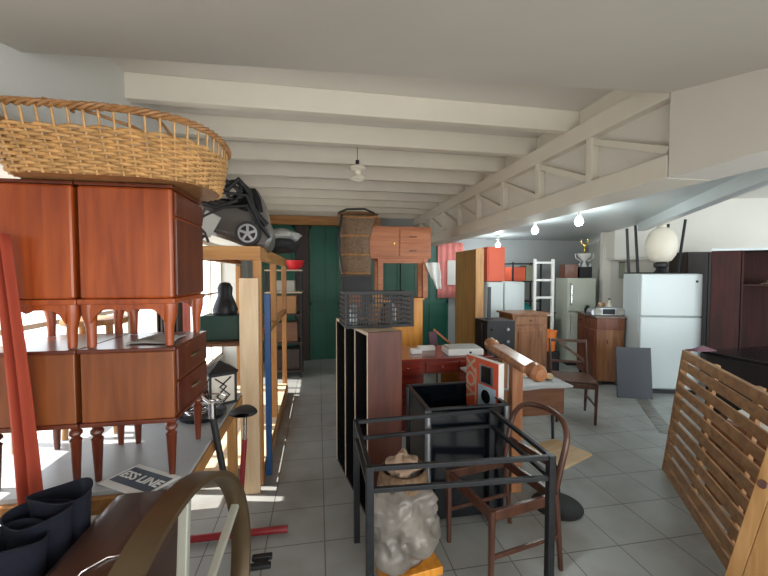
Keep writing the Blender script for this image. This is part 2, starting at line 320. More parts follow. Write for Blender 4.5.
def high_cab(label,loc,front=True):
    t=thing('bedside_cabinet',label,'bedside cabinet',loc,0,'taller bedside cabinets stacked on top')
    w=.345;d=.40; z0=.19;z1=.655
    M().box(-w/2,w/2,0,d,z0+.01,z1).build('body',m_chest,t,bev=.010)
    M().box(-w/2-.006,w/2+.006,-.006,d+.006,z1,z1+.014).build('top',m_chestD,t,bev=.004)
    M().box(-w/2-.008,w/2+.008,-.008,d+.008,z0-.012,z0+.01).build('plinth',m_chest,t,bev=.004)
    if front: M().box(w/2+.001,w/2+.012,.02,d-.02,z1-.11,z1-.01).build('drawer',m_chestD,t,bev=.003)
    if front: M().box(w/2+.001,w/2+.012,.02,d-.02,z0+.02,z1-.12).build('door',m_chestD,t,bev=.003)
    # curved apron with corner legs
    def curve(n=14):
        p=[]
        for k in range(n+1):
            u=k/n; x=-w/2+.035+u*(w-.07); a=abs(u-.5)*2
            z=z0-.012-.022-(.055*max(0,(a-.62)/.38)**2)- (.012 if a<.12 else 0); p.append((x,z))
        return p
    for y in (0.0,d-.018): M().prism([(w/2-.035,z0-.012),(-w/2+.035,z0-.012)]+curve(),y,y+.018).build('apron',m_chest,t)
    for sx in (-1,1):
        for y in (.024,d-.024):
            M().tube([(sx*(w/2-.022),y,z0-.012),(sx*(w/2-.020),y,.14),(sx*(w/2-.026),y,.08),(sx*(w/2-.026),y,.0)],[.030,.027,.019,.016],10).build('leg',m_chest,t,smooth=True)
    return t
ZT=.785
low_cab('low two-drawer bedside cabinet with turned legs on the table, nearer the aisle',(-.768,1.66,ZT+.001))
low_cab('low bedside cabinet with turned legs beside orange curtain at the left edge',(-1.133,1.66,ZT+.001),False)
high_cab('taller cherry bedside cabinet under the right end of the wicker basket',(-.768,1.67,ZT+.564))
high_cab('taller cherry bedside cabinet at far left edge under the wicker basket',(-1.131,1.67,ZT+.564),False)
# papers on the low cabinet
def crumple(cx,cy,z,sx,sy,h,seed):
    rn=random.Random(seed); ph=[rn.uniform(0,6) for _ in range(6)]
    def fn(u,v):
        return (cx+(u-.5)*sx*(1+.1*math.sin(5*v+ph[0])),cy+(v-.5)*sy*(1+.1*math.sin(6*u+ph[1])),z+h*(.5+.5*math.sin(7*u+ph[2])*math.cos(6*v+ph[3]))*(1-abs(2*u-1)**3)*(1-abs(2*v-1)**3)+.002)
    return M().grid(fn,16,16)
o=crumple(-.72,1.84,ZT+.565,.17,.20,.025,3).build('folded_cloth',m_toyl,smooth=True,solid=.003); tag(o,'crumpled grey cloth lying between the legs of stacked cabinets','cloth')
# wicker basket
t=thing('wicker_basket','long oval honey wicker laundry basket with open rail and twisted rim','basket',(-.798,1.825,2.022))
bx,by=.378,.345
def ov(a,sx,sy,p=2.6):
    c,s=math.cos(a),math.sin(a); p=(5.0 if (c<0 and p==2.6) else p); return (math.copysign(abs(c)**(2/p),c)*sx,math.copysign(abs(s)**(2/p),s)*sy)
_o=[]
for j in range(2001):
    a=2*PI*j/2000; c_,s_=math.cos(a),math.sin(a); p=7.0 if c_<0 else 2.6; _o.append((math.copysign(abs(c_)**(2/p),c_),math.copysign(abs(s_)**(2/p),s_)))
_l=[0]
for j in range(2000): _l.append(_l[-1]+math.hypot((_o[j+1][0]-_o[j][0])*bx,(_o[j+1][1]-_o[j][1])*by))
import bisect
def ov2(a,sx,sy):
    t=(a%(2*PI))/(2*PI)*_l[-1]; j=min(1999,max(0,bisect.bisect(_l,t)-1)); f=(t-_l[j])/max(1e-9,_l[j+1]-_l[j]); x=_o[j][0]+(_o[j+1][0]-_o[j][0])*f; y=_o[j][1]+(_o[j+1][1]-_o[j][1])*f; return (x*sx,y*sy)
NS=52; rows=15
m=M(); h0=.0; h1=.150
for r in range(rows):
    z=.010+r*(h1-.01)/(rows-1); k=.74+.20*(z/.15); kx=.90+.06*(z/.15); pts=[]
    for j in range(NS*4):
        a=2*PI*j/(NS*4); off=.0085*math.sin(a*NS/2+ (PI if r%2 else 0)); x,y=ov2(a,bx*kx+off,by*k+off); pts.append((x,y,z+.001*math.sin(9*a+r)))
    m.tube(pts,.0070,6,True)
m.build('woven_side',m_wicker,t,smooth=True)
m=M(); 
for j in range(NS):
    a=2*PI*(j+.5)/NS; x0,y0=ov2(a,bx*.90+.004,by*.74+.004); xm,ym=ov2(a,bx*.96+.005,by*.94+.005); x1,y1=ov2(a,bx*.99,by*.99); m.tube([(x0,y0,.0),(xm,ym,.150),(x1,y1,.215)],.0045,6)
m.build('stake',m_wicker,t,smooth=True)
for ph in range(1):
    m=M()
    for q in range(3):
        pts=[]
        for j in range(240):
            a=2*PI*j/240; w=a*26+q*2*PI/3; x,y=ov2(a,bx*1.0+.009*math.cos(w),by*1.0+.009*math.cos(w)); pts.append((x,y,.217+.008*math.sin(w)))
        m.tube(pts,.0072,6,True)
    m.build('rim',m_wicker2,t,smooth=True)
M().add([(*ov2(2*PI*k/60,bx*.89,by*.73),z) for z in (0,.012) for k in range(60)],[tuple(range(60)),tuple(range(119,59,-1))]+[(k,(k+1)%60,(k+1)%60+60,k+60) for k in range(60)]).build('base',m_wicker2,t)
m=M(); pts=[]
for j in range(40):
    u=j/39; a=PI*(1.0-u*1.05); pts.append((.02+.13*math.cos(a*1.2)+.1*u,-.26+.10*u,.225+.035*math.sin(a)-.14*max(0,u-.72)/.28))
m.tube(pts,.006,8); m.tube([(-.14,-.33,.238),(.0,-.30,.21),(.12,-.27,.18),(.20,-.22,.14)],.006,8)
m.build('handle',m_wicker2,t,smooth=True)
# curtain
m=M()
def cf(u,v):
    z=1.80-1.40*v; x=-1.185+.05*v+(.05+.05*v)*u+.01*math.sin(v*3); return (x,1.60+.016*math.sin(u*14+v),z)
m.grid(cf,30,20); o=m.build('curtain',m_curtain,smooth=True,solid=.004); tag(o,'orange red curtain hanging down at the left edge by the cabinets','curtain')
# licence sign
t=thing('sign_plate','white sign plate with dark lettering lying on the table corner','sign',(0,0,0),rad(-33))
t.location=(*aZ(140,481,ZT).xy,ZT+.002)
M().box(-.135,.135,-.085,.085,0,.003).build('plate',m_paper,t,bev=.001)
M().box(-.12,.12,-.050,.060,.003,.0035).build('dark_panel',m_sign,t)
text('ESS LINE',.062,m_paper,t,(0,.005,.0045),(0,0,0))
# rounded case in the foreground
t=thing('wooden_case','dark brown rounded-top wooden case in the lower left foreground','case',(-.645,1.2,0))
n=14; poly=[(-.14,.0),(.12,.0)]; poly=[(.12,.02),(.12,.74)]
for k in range(n+1): a=rad(90*k/n); poly.append((.12-.09+.09*math.cos(a),.74+.06*math.sin(a)))
for k in range(n+1): a=rad(90+90*k/n); poly.append((-.14+.05+.05*math.cos(a),.77+.03*math.sin(a)))
poly+=[(-.14,.02)]
M().prism(poly,-.75,.36).build('body',m_brown,t,bev=.012,smooth=True)
M().box(-.13,.11,-.7,.33,0,.02).build('base',m_blackm,t)
M().tube([(-.02,-.28,.801),(-.03,-.16,.806),(-.02,-.05,.808),(.02,0,.806),(.05,.01,.801)],.003,8).build('bent_wire',m_chrome,t,smooth=True)
# bench with navy buckets
t=thing('low_bench','dark low bench under the navy fabric buckets','bench',(-1.0,1.18,0))
M().box(-.19,.20,-.45,.38,.52,.55).build('seat',m_darkbr,t,bev=.004)
for sx in (-.16,.17):
    for sy in (-.41,.34): M().box(sx-.02,sx+.02,sy-.02,sy+.02,0,.52).build('leg',m_darkbr,t,bev=.003)
def bucket(label,loc,s,ti,hh):
    m=M(); n=40
    prof=[(.0,.0),(.085,0),(.095,.05),(.11,hh*.6),(.128,hh),(.134,hh+.006),(.126,hh+.008),(.108,hh*.7),(.09,.06),(.0,.03)]
    v=[]
    m.lathe(prof,n,T(0,0,0),1,.85,cap=False)
    m.v=[(x*s*(1+.06*math.sin(3*math.atan2(y,x)+z*9)),y*s*(1+.06*math.cos(2*math.atan2(y,x)+ti)),z+ (z/hh)*.010*math.sin(2*math.atan2(y,x)+ti)) for x,y,z in m.v]
    o=m.build('fabric_bucket',m_navy,smooth=True,loc=loc); return tag(o,label,'bucket','navy fabric buckets')
bucket('navy fabric bucket farthest back, against the table edge',(*aZ(62,492,.90).xy,.551),.68,0,.345)
bucket('navy fabric bucket in the middle of the row at lower left',(*aZ(40,512,.88).xy,.551),.70,2,.325)
bucket('navy fabric bucket nearest the bottom left corner',(*aZ(8,540,.86).xy,.551),.74,4,.305)
# ---------------- big wheel ----------------
t=thing('large_wheel','large aged brass coloured wheel with pale spokes standing in foreground','wheel',(-.40,1.113,.513),-.142)
R=.512; m=M(); v=[];f=[]; N=96
for j in range(N):
    a=2*PI*j/N
    for r,x in ((R,-.038),(R,.038),(R-.018,.038),(R-.028,.014),(R-.028,-.014),(R-.018,-.038)): v.append((x,r*math.cos(a),r*math.sin(a)))
for j in range(N):
    for k in range(6): f.append((j*6+k,j*6+(k+1)%6,((j+1)%N)*6+(k+1)%6,((j+1)%N)*6+k))
m.add(v,f); m.build('rim',m_brass,t,smooth=True)
for k in range(6):
    a=2*PI*k/6+.42; M().bar((0,.05*math.cos(a),.05*math.sin(a)),(0,(R-.024)*math.cos(a),(R-.024)*math.sin(a)),.022,.03,(1,0,0)).build('spoke',m_spoke,t,bev=.004)
M().lathe([(.055,-.05),(.06,-.03),(.06,.03),(.055,.05)],24,RY(PI/2)).build('hub',m_brass,t,smooth=True)
# ---------------- exercise bike ----------------
t=thing('exercise_bike','red exercise bike with black saddle, chrome clamp and pedals','exercise bike',(-.47,2.36,0))
def L(p): return (p[0]+.47,p[1]-2.36,p[2])
sd=aY(245,413,2.32); bt=(-.475,2.30,.20)
M().tube([L(bt),L((sd.x-.005,sd.y,sd.z-.16))],.016,12).build('seat_tube',m_red,t,smooth=True)
M().tube([L((sd.x-.005,sd.y,sd.z-.17)),L((sd.x,sd.y,sd.z-.02))],.011,12).build('seat_post',m_chrome,t,smooth=True)
m=M(); 
def sadf(u,v):
    a=2*PI*v; w=.05+.055*((1-u)**1.2); x=(u-.5)*.15; rr=math.sin(PI*min(1,max(0,u*.94+.03)))**.4
    return (L(sd)[0]+.0+math.cos(a)*w*rr*1.0, L(sd)[1]-.02+x, L(sd)[2]+.02+.028*math.sin(a)*rr)
m.grid(sadf,14,20); m.build('saddle',m_blackm,t,smooth=True)
st=aY(212,414,2.05); sb=tuple(aY(224,475,2.05))
M().tube([L(sb),L(st)],.017,12).build('stem',m_blackm,t,smooth=True)
M().tube([L((st.x,st.y,st.z-.02)),L((st.x,st.y,st.z+.06))],.020,12).build('clamp',m_chrome,t,smooth=True)
M().tube([L((st.x-.22,st.y+.05,st.z+.08)),L((st.x-.1,st.y+.12,st.z+.07)),L((st.x,st.y,st.z+.05))],.011,10).build('handlebar',m_chrome,t,smooth=True)
e=aZ(288,526,.03)
M().tube([L((-.95,2.38,.03)),L((e.x,2.37,.03))],.022,12).build('stabilizer',m_red,t,smooth=True)
M().tube([L(bt),L((-.52,2.37,.05))],.018,12).build('frame_post',m_red,t,smooth=True)
M().tube([L(sb),L(bt),L((-.42,2.0,.30))],.017,12).build('frame_tube',m_red,t,smooth=True)
M().lathe([(.0,-.012),(.085,-.012),(.085,.012),(0,.012)],28,T(*L((-.43,2.05,.31)))@RY(PI/2)).build('chainring',m_blackm,t,smooth=True)
pd=aY(261,563,1.88)
M().bar(L((-.40,2.03,.31)),L((pd.x-.05,1.88,pd.z)),.012,.022).build('crank',m_alu,t,bev=.003)
m=M().cb(L((pd.x,1.86,pd.z)),(.10,.03,.024)).cb(L((pd.x,1.92,pd.z)),(.10,.03,.024)).cb(L((pd.x,1.89,pd.z)),(.07,.04,.012)); m.build('pedal',m_blackm,t,bev=.008)
# ---------------- glazed pine display shelf ----------------
t=thing('display_shelf','tall pine display shelf frame beside the aisle, toy car on top','shelf',(-.46,2.95,0))
Zt=1.86
M().box(-.62,.03,-.02,.05,Zt-.10,Zt).build('front_rail',m_pineX,t,bev=.003)
M().box(-.03,.03,.05,2.3,Zt-.10,Zt).build('side_rail',m_pineY,t,bev=.003)
M().box(-.62,-.56,.05,2.3,Zt-.08,Zt).build('side_rail',m_pineY,t,bev=.003)
M().box(-.56,-.03,.05,2.3,Zt-.03,Zt-.005).build('top_board',m_pineX,t)
for x,y in ((0,.03),(0,1.05),(0,2.27),(-.59,.03),(-.59,2.27)): M().box(x-.03,x+.03,y-.03,y+.03,0.0,Zt-.101).build('post',m_pine,t,bev=.003)
M().box(-.03,.03,.06,2.24,1.12,1.17).build('mid_rail',m_pineY,t,bev=.003)
M().box(-.62,.03,.06,2.24,.12,.15).build('bottom_board',m_pale,t,bev=.003)
M().box(-.56,-.04,.06,2.24,1.09,1.115).build('middle_board',m_walnut,t,bev=.003)
M().box(.031,.045,.26,2.24,.02,.12).build('kick_board',m_pineY,t,bev=.003)
p=aY(250,278,2.80); o=M().box(-.066,.068,-.02,.02,0,1.62).build('plank',m_pale,bev=.002,loc=(-.508,2.87,0)); o.rotation_euler=(rad(-.5),0,0); tag(o,'pale raw pine plank standing upright against the shelf front','plank')
o=M().box(-.013,.030,0,.05,0,1.49).build('blue_board',m_blue,bev=.002,loc=(-.414,3.09,0)); tag(o,'narrow blue painted board on edge beside the pale plank','board')
# things in the shelf
t=thing('machine','dark machine with grey hood on the middle shelf','machine',(-.86,3.45,1.116))
M().box(-.15,.15,-.12,.12,0,.20).build('body',m_dgreen,t,bev=.01)
M().lathe([(.09,.20),(.10,.24),(.08,.30),(.055,.36),(.06,.42),(.04,.46),(.0,.47)],20,T(.02,0,0)).build('hood',m_steel,t,smooth=True)
t.location=(-.78,3.25,1.116)
t=thing('lantern','black wrought iron lantern with glass panes at far end of grey topped table','lantern',(-.66,2.64,ZT+.001),.5)
m=M()
for a in (-1,1):
    for b in (-1,1):
        m.bar((a*.08,b*.08,0),(a*.08,b*.08,.20),.013)
        m.tube([(a*.08,b*.0,.02),(a*.083,b*.04,.06),(a*.083,-b*.02,.12),(a*.08,b*.05,.18)],.005,6); m.tube([(0,a*.08,.02),(b*.04,a*.083,.06),(-b*.02,a*.083,.12),(b*.05,a*.08,.18)],.005,6)
for z in (.007,.20): m.bar((-.087,-.08,z),(.087,-.08,z),.014).bar((-.087,.08,z),(.087,.08,z),.014).bar((-.08,-.087,z),(-.08,.087,z),.014).bar((.08,-.087,z),(.08,.087,z),.014)
m.build('iron_frame',m_blackm,t)
M().box(-.073,.073,-.073,.073,.014,.19).build('glass_pane',m_globe,t)
M().lathe([(.13,.208),(.135,.22),(.05,.255),(.02,.275),(.0,.28)],4,RZ(PI/4)).build('cap',m_blackm,t)
t=thing('metal_tray','round dark tray heaped with bent chrome rings in front of the lantern','tray',(-.70,2.38,ZT+.001))
rn=random.Random(4)
for k in range(6):
    cx,cy=rn.uniform(-.03,.03),rn.uniform(-.03,.03); tl=rn.uniform(-.2,.2)
    pts=[(cx+(.06+.01*k)*math.cos(a),cy+.07*math.sin(a),.04+.012*k+.06*tl*math.sin(a)) for a in [2*PI*j/24 for j in range(24)]]
    M().tube(pts,.0055,6,True).build('ring',m_chrome,t,smooth=True)
M().lathe([(.0,0),(.12,0),(.14,.03),(.13,.03),(.11,.01),(0,.01)],28,cap=False).build('dish',m_steel,t,smooth=True)
t=thing('blue_crate','blue crate on the table behind the turned cabinet legs','crate',(-1.0,2.62,ZT+.001))
m=M().box(-.14,.14,-.09,.09,0,.01).box(-.14,.14,-.09,-.08,.01,.13).box(-.14,.14,.08,.09,.01,.13).box(-.14,-.13,-.08,.08,.01,.13).box(.13,.14,-.08,.08,.01,.13); m.build('body',m_blue,t,bev=.003)
M().box(-.15,.15,-.10,.10,.13,.14).build('lid',m_blue,t,bev=.003)
# curtain strip inside window by the shelf
m=M().grid(lambda u,v:(-1.46+.02*math.sin(u*20),4.0+.55*u,2.0-1.5*v),24,6); o=m.build('curtain',m_pink,solid=.004,smooth=True); tag(o,'faded pink curtain gathered beside the window behind the shelf','curtain')
m=M().grid(lambda u,v:(-1.12+.16*u,2.84+.02*math.sin(u*20),1.84-.75*v),24,6); o=m.build('curtain',m_darkbr,solid=.004,smooth=True); tag(o,'dark brown cloth hanging at left front corner of the display shelf','curtain')
# thick arch window lattice handled by windows; stools behind the cabinets
def stool(label,loc,mt,h=.5):
    t=thing('wooden_stool',label,'stool',loc,.2,'stools behind the stacked cabinets')
    M().lathe([(0,h-.03),(.15,h-.03),(.155,h-.015),(.15,h),(0,h)],24).build('seat',mt,t,smooth=True)
    for a in (45,135,225,315):
        c,s=math.cos(rad(a)),math.sin(rad(a)); M().tube([(c*.12,s*.12,h-.03),(c*.16,s*.16,0)],[.018,.014],8).build('leg',mt,t,smooth=True)
stool('round wooden stool standing on the grey topped table behind the cabinets',(-1.22,2.30,ZT+.001),m_pine,.62)
# ---------------- ride-on toy car and cloth on top of the shelf ----------------
t=thing('toy_car','silver grey ride-on toy car tipped up on its side on the shelf','toy car',(-.66,3.22,Zt+.001))
prof=[(-.40,.02),(-.38,.14),(-.30,.24),(-.16,.30),(-.10,.44),(.02,.47),(.10,.40),(.18,.27),(.25,.18),(.27,.10),(.26,.02)]
tilt=RY(rad(18))
m=M(); m.prism(prof,-.12,.14,T(0,0,.02)@RX(rad(-8))@tilt@T(.0,0,.02)); m.build('body',m_toy,t,bev=.03,smooth=True)
m=M(); prof2=[(-.26,.27),(-.13,.31),(-.08,.43),(.02,.455),(.085,.39),(.14,.29),(.0,.25)]; m.prism(prof2,-.135,-.119,T(0,0,.02)@RX(rad(-8))@tilt@T(.0,0,.02)); m.build('side_window',m_black,t,bev=.003)
def wheel(x,y,z,r,name='wheel'):
    mm=T(x,y,z)@RX(PI/2); w=M().lathe([(r*.72,-.03),(r,-.03),(r,.03),(r*.72,.03),(r*.68,.02)],32,mm).build(name,m_blackm,t,smooth=True)
    m=M().lathe([(r*.62,.018),(r*.76,.018),(r*.76,.034),(r*.62,.034),(r*.62,.018)],32,mm,cap=False).lathe([(0,.015),(r*.18,.015),(r*.18,.036),(0,.036)],16,mm)
    for k in range(5):
        a=2*PI*k/5+.3; m.bar(mm@Vector((r*.15*math.cos(a),r*.15*math.sin(a),.028)),mm@Vector((r*.66*math.cos(a),r*.66*math.sin(a),.028)),r*.2,.014,(0,1,0))
    m.build('wheel_rim',m_alu,w)
wheel(.125,-.175,.105,.095); wheel(-.27,-.155,.13,.085); wheel(.20,.17,.09,.085)
m=M(); m.tube([(-.36,-.2,.08),(-.28,-.2,.30),(-.12,-.19,.36),(.0,-.18,.33)],.014,8).tube([(-.22,-.19,.03),(-.20,-.21,.22),(-.05,-.2,.30),(.12,-.18,.32),(.2,-.16,.16)],.012,8).tube([(-.40,-.17,.30),(-.22,-.19,.47),(-.05,-.18,.52),(.05,-.17,.45),(.08,-.16,.38)],.017,8).tube([(-.3,-.19,.5),(-.1,-.19,.42),(.12,-.18,.40),(.2,-.15,.2),(.28,-.12,.08)],.013,8)
m.tube([(-.42,-.22,.02),(-.40,-.22,.16),(-.30,-.22,.22),(-.18,-.21,.10),(-.16,-.2,.03)],.010,8).tube([(-.38,-.2,.42),(-.25,-.2,.34),(-.1,-.19,.30),(.05,-.18,.36)],.016,8).tube([(-.34,-.2,.56),(-.2,-.2,.47),(-.02,-.19,.44),(.06,-.18,.52),(.13,-.16,.44),(.16,-.15,.30),(.26,-.14,.18)],.022,8)
m.build('bumper_frame',m_blackm,t,smooth=True)
M().tube([(.02+.055*math.cos(a),-.16,.44+.07*math.sin(a)) for a in [2*PI*j/20 for j in range(20)]],.014,8,True).build('steering_wheel',m_blackm,t,smooth=True)
M().box(-.06,.06,-.012,.012,-.09,.09,T(-.16,-.20,.17)@RY(.5)).build('side_panel',m_toyl,t,bev=.01)
M().box(-.10,.05,-.015,.015,-.03,.03,T(-.25,-.19,.30)@RY(.6)).build('side_panel',m_toyl,t,bev=.01)
M().box(-.035,.035,-.012,.012,-.03,.03,T(-.22,-.2,.45)@RY(.5)).build('headlamp',m_alu,t,bev=.01)
t=thing('cloth_bundle','dark bag with pale grey cloth draped over it beside the toy car','bag',(-.41,3.95,Zt+.001))
def blob(c,s,seed,amp=.12,nu=20,nv=14,flat=True):
    rn=random.Random(seed); ph=[rn.uniform(0,6) for _ in range(8)]
    def fn(u,v):
        a=2*PI*u; b=PI*v; k=1+amp*math.sin(3*a+ph[0])*math.sin(2*b+ph[1])+amp*.6*math.sin(5*a+ph[2]+3*b)+amp*.4*math.cos(7*b+ph[3]+2*a)
        z=-math.cos(b)*s[2]*k
        if flat: z=max(z,-s[2]*.98)
        return (c[0]+math.cos(a)*math.sin(b)*s[0]*k,c[1]+math.sin(a)*math.sin(b)*s[1]*k,c[2]+z)
    return M().grid(fn,nu,nv)
blob((0,0,.085),(.22,.2,.087),4).build('bag',m_blackm,t,smooth=True)
blob((-.02,0,.18),(.24,.2,.06),9,.18).build('cloth',m_toyl,t,smooth=True)
# ---------------- back of the aisle ----------------
t=thing('rear_shelf','dark metal rack of boxes at the end of the aisle','rack',(-.55,6.2,0))
for x in (-.25,.28):
    for y in (-.2,.2): M().box(x-.015,x+.015,y-.015,y+.015,0,1.75).build('post',m_blackm,t)
for z in (.1,.55,1.0,1.35,1.7): M().box(-.27,.30,-.22,.22,z,z+.02).build('shelf_board',m_darkbr if z<1.3 else m_cream,t)
def carton(lab,x,y,z,w,d,h,mt,rz=0,name='cardboard_box',cat='box'):
    t=thing(name,lab,cat,(x,y,z),rz); M().box(-w/2,w/2,-d/2,d/2,0,h).build('body',mt,t,bev=.004)
    M().box(-w/2+.005,-.004,-d/2+.003,d/2-.003,h,h+.006).build('flap',mt,t); M().box(.004,w/2-.005,-d/2+.003,d/2-.003,h,h+.006).build('flap',mt,t); return t
carton('brown cardboard box on the rear rack at mid height',-.52,6.2,1.021,.34,.3,.28,m_cork)
carton('dark brown cardboard box low on the rear rack',-.50,6.2,.571,.34,.3,.30,m_walnut)
carton('grey box on the rear rack under the red bucket',-.55,6.2,1.371,.36,.3,.17,m_toyl)
carton('dark box on the bottom of the rear rack',-.50,6.2,.121,.40,.3,.32,m_darkbr)
t=thing('red_bucket','bright red plastic bucket on top of the rear rack','bucket',(-.37,6.15,1.721))
M().lathe([(.0,0),(.10,0),(.15,.14),(.155,.14),(.155,.15),(.14,.15),(.095,.01),(0,.01)],28,cap=False).build('body',m_redb,t,smooth=True)
M().tube([(-.15,0,.13),(-.1,-.09,.16),(0,-.13,.17),(.1,-.09,.16),(.15,0,.13)],.005,6).build('handle',m_steel,t,smooth=True)
# pendant lamp
t=thing('pendant_lamp','clear glass pendant lamp hanging from a ceiling joist','pendant lamp',(.365,3.45,2.60))
M().tube([(0,0,.09),(0,0,.31)],.003,6).build('cord',m_steel,t); M().lathe([(.0,.05),(.018,.05),(.018,.10),(.0,.10)],14).build('socket',m_blackm,t,smooth=True)
M().lathe([(.02,.06),(.07,.04),(.075,.02),(.03,.0),(.025,-.03),(.07,-.06),(.075,-.075)],24,cap=False).build('glass_shade',m_globe,t,smooth=True,solid=.002)
# ---------------- open backed bookcase ----------------
bf=Vector((.155,3.26,0)); bn=Vector((.320,2.40,0)); d=(bf-bn); Lb=d.length; ang=math.atan2(-d.x,d.y)
t=thing('bookcase','black bookcase with cream edges and reddish brown end panel facing camera','bookcase',bn,ang)
w=.245; hb=1.265
M().box(0,w,0,.02,0,hb).build('end_panel',m_panel,t,bev=.002)
M().box(0,w,Lb-.02,Lb,0,hb).build('end_panel',m_black,t,bev=.002)
M().box(w-.012,w,.02,Lb-.02,0.02,hb-.02).build('back_panel',m_black,t)
M().box(0,w-.012,.02,Lb-.02,hb-.02,hb).build('top_board',m_cream,t,bev=.002)
M().box(0,w-.012,.02,Lb-.02,.0,.02).build('bottom_board',m_black,t)
for k in (1,2): y=.02+(Lb-.04)*k/3; M().box(0.004,w-.012,y-.01,y+.01,.02,hb-.02).build('divider',m_black,t)
for y in (.0,(Lb-.04)/3+.01,(Lb-.04)*2/3+.01,Lb-.02): M().box(-.003,.001,y+.002,y+.018,.01,hb).build('edge_strip',m_cream,t)
M().box(-.003,.0,.02,Lb-.02,hb-.022,hb).build('edge_strip',m_cream,t)
# plastic lattice crate
t=thing('lattice_crate','black plastic lattice crate full of bric-a-brac on top of bookcase','crate',(.425,2.76,hb+.001),ang*.4)
k_end=lambda z: z<.02 or z>.24
cw,cdp,ch=.50,.32,.255
m=M()
for z in [0.01+k*(ch-.02)/7 for k in range(8)]:
    tt=.016 if k_end(z) else .010
    m.box(-cw/2,cw/2,-cdp/2,-cdp/2+.008,z-tt/2,z+tt/2).box(-cw/2,cw/2,cdp/2-.008,cdp/2,z-tt/2,z+tt/2).box(-cw/2,-cw/2+.008,-cdp/2,cdp/2,z-tt/2,z+tt/2).box(cw/2-.008,cw/2,-cdp/2,cdp/2,z-tt/2,z+tt/2)
for k in range(25):
    x=-cw/2+.004+k*(cw-.008)/24; tt=.014 if k%8==0 else .008
    m.box(x-tt/2,x+tt/2,-cdp/2,-cdp/2+.007,0,ch).box(x-tt/2,x+tt/2,cdp/2-.007,cdp/2,0,ch)
for k in range(11):
    y=-cdp/2+.004+k*(cdp-.008)/10; m.box(-cw/2,-cw/2+.007,y-.003,y+.003,0,ch).box(cw/2-.007,cw/2,y-.003,y+.003,0,ch)
m.build('lattice_side',m_blackm,t); M().box(-cw/2+.008,cw/2-.008,-cdp/2+.008,cdp/2-.008,0,.006).build('base',m_blackm,t)
M().box(-cw/2-.006,cw/2+.006,-cdp/2-.008,-cdp/2+.002,ch-.008,ch+.006).build('rim',m_blackm,t)
def jar(lab,x,y,r,h,mt,cat='jar',name='glass_jar'):
    t=thing(name,lab,cat,(x,y,hb+.008)); M().lathe([(0,0),(r,0),(r,h*.75),(r*.6,h*.88),(r*.6,h),(0,h)],18).build('body',mt,t,smooth=True); M().lathe([(0,h),(r*.66,h),(r*.66,h+.015),(0,h+.015)],18).build('lid',m_steel,t,smooth=True)
jar('grey jar at the left end of the lattice crate',.26,2.75,.04,.15,m_alu); jar('tan jar in the middle of the lattice crate',.40,2.74,.035,.17,m_cork)
jar('dark jar towards the right of the lattice crate',.52,2.78,.045,.14,m_walnut); jar('small white jar at back right of the lattice crate',.58,2.87,.03,.15,m_paper)
t=carton('pinkish cardboard box inside the lattice crate at its left',.285,2.86,hb+.008,.09,.06,.22,m_salmon)
t=carton('orange box peeking over the back of the lattice crate',.46,2.87,hb+.008,.09,.06,.21,m_orange)
# ---------------- yellow cupboard with bedside cabinet and rattan on top ----------------
t=thing('orange_cupboard','tall orange pine cupboard behind the red desk','cupboard',(.93,4.85,0))
M().box(-.42,.47,0,.42,.06,1.30).build('body',m_orange,t,bev=.004); M().box(-.40,.45,.03,.40,0,.06).build('plinth',m_orange,t); M().box(-.44,.49,-.015,.43,1.30,1.325).build('top',m_orange,t,bev=.004)
M().box(-.40,.015,-.014,-.001,.10,1.26).build('door',m_orange,t,bev=.004); M().box(.035,.45,-.014,-.001,.10,1.26).build('door',m_orange,t,bev=.004)
t=thing('pine_cabinet','small orange pine cabinet with drawers on tall legs, on the cupboard','cabinet',(1.06,4.86,1.326))
zz=.53; hh2=.43; ww=.455
M().box(-ww,ww,0,.34,zz,zz+hh2).build('body',m_salmon,t,bev=.004)
dr=M().box(-ww+.03,-.01,-.012,-.001,zz+.03,zz+hh2-.03).build('door',m_salmon,t,bev=.003); M().lathe([(0,0),(.012,0),(.012,.02),(0,.02)],12,T(-.06,-.012,zz+.2)@RX(PI/2)).build('knob',m_gold,dr,smooth=True)
for k in (0,1):
    dr=M().box(.02,ww-.03,-.012,-.001,zz+.03+k*.185,zz+.205+k*.185).build('drawer',m_salmon,t,bev=.003); M().box(.15,.25,-.022,-.012,zz+.10+k*.185,zz+.115+k*.185).build('handle',m_chestD,dr,bev=.003)
for x in (-.24,.38):
    for y in (.04,.30): M().box(x-.035,x+.035,y-.03,y+.03,0,zz).build('leg',m_salmon,t,bev=.004)
M().box(-.205,.345,.015,.065,zz-.06,zz).build('rail',m_salmon,t,bev=.003)
t=thing('white_cloth','white cloth hanging from the right side of the pine cabinet','cloth',(0,0,0))
c0=aY(430,264,4.855); bpy.data.objects.remove(t)
def wc(u,v):
    w=.20*(1-.55*v)*(1 if v<.6 else .8); return (c0.x+.02+(u-.5)*w+.10*v,c0.y-.03+.015*math.sin(9*u+4*v),c0.z+.02-.36*v)
o=M().grid(wc,12,14).build('white_cloth',m_paper,smooth=True,solid=.004); tag(o,'white cloth hanging at the right leg of the pine cabinet','cloth')
t=thing('rattan_hamper','tall misshapen brown rattan hamper beside the pine cabinet','hamper',(.36,4.55,0))
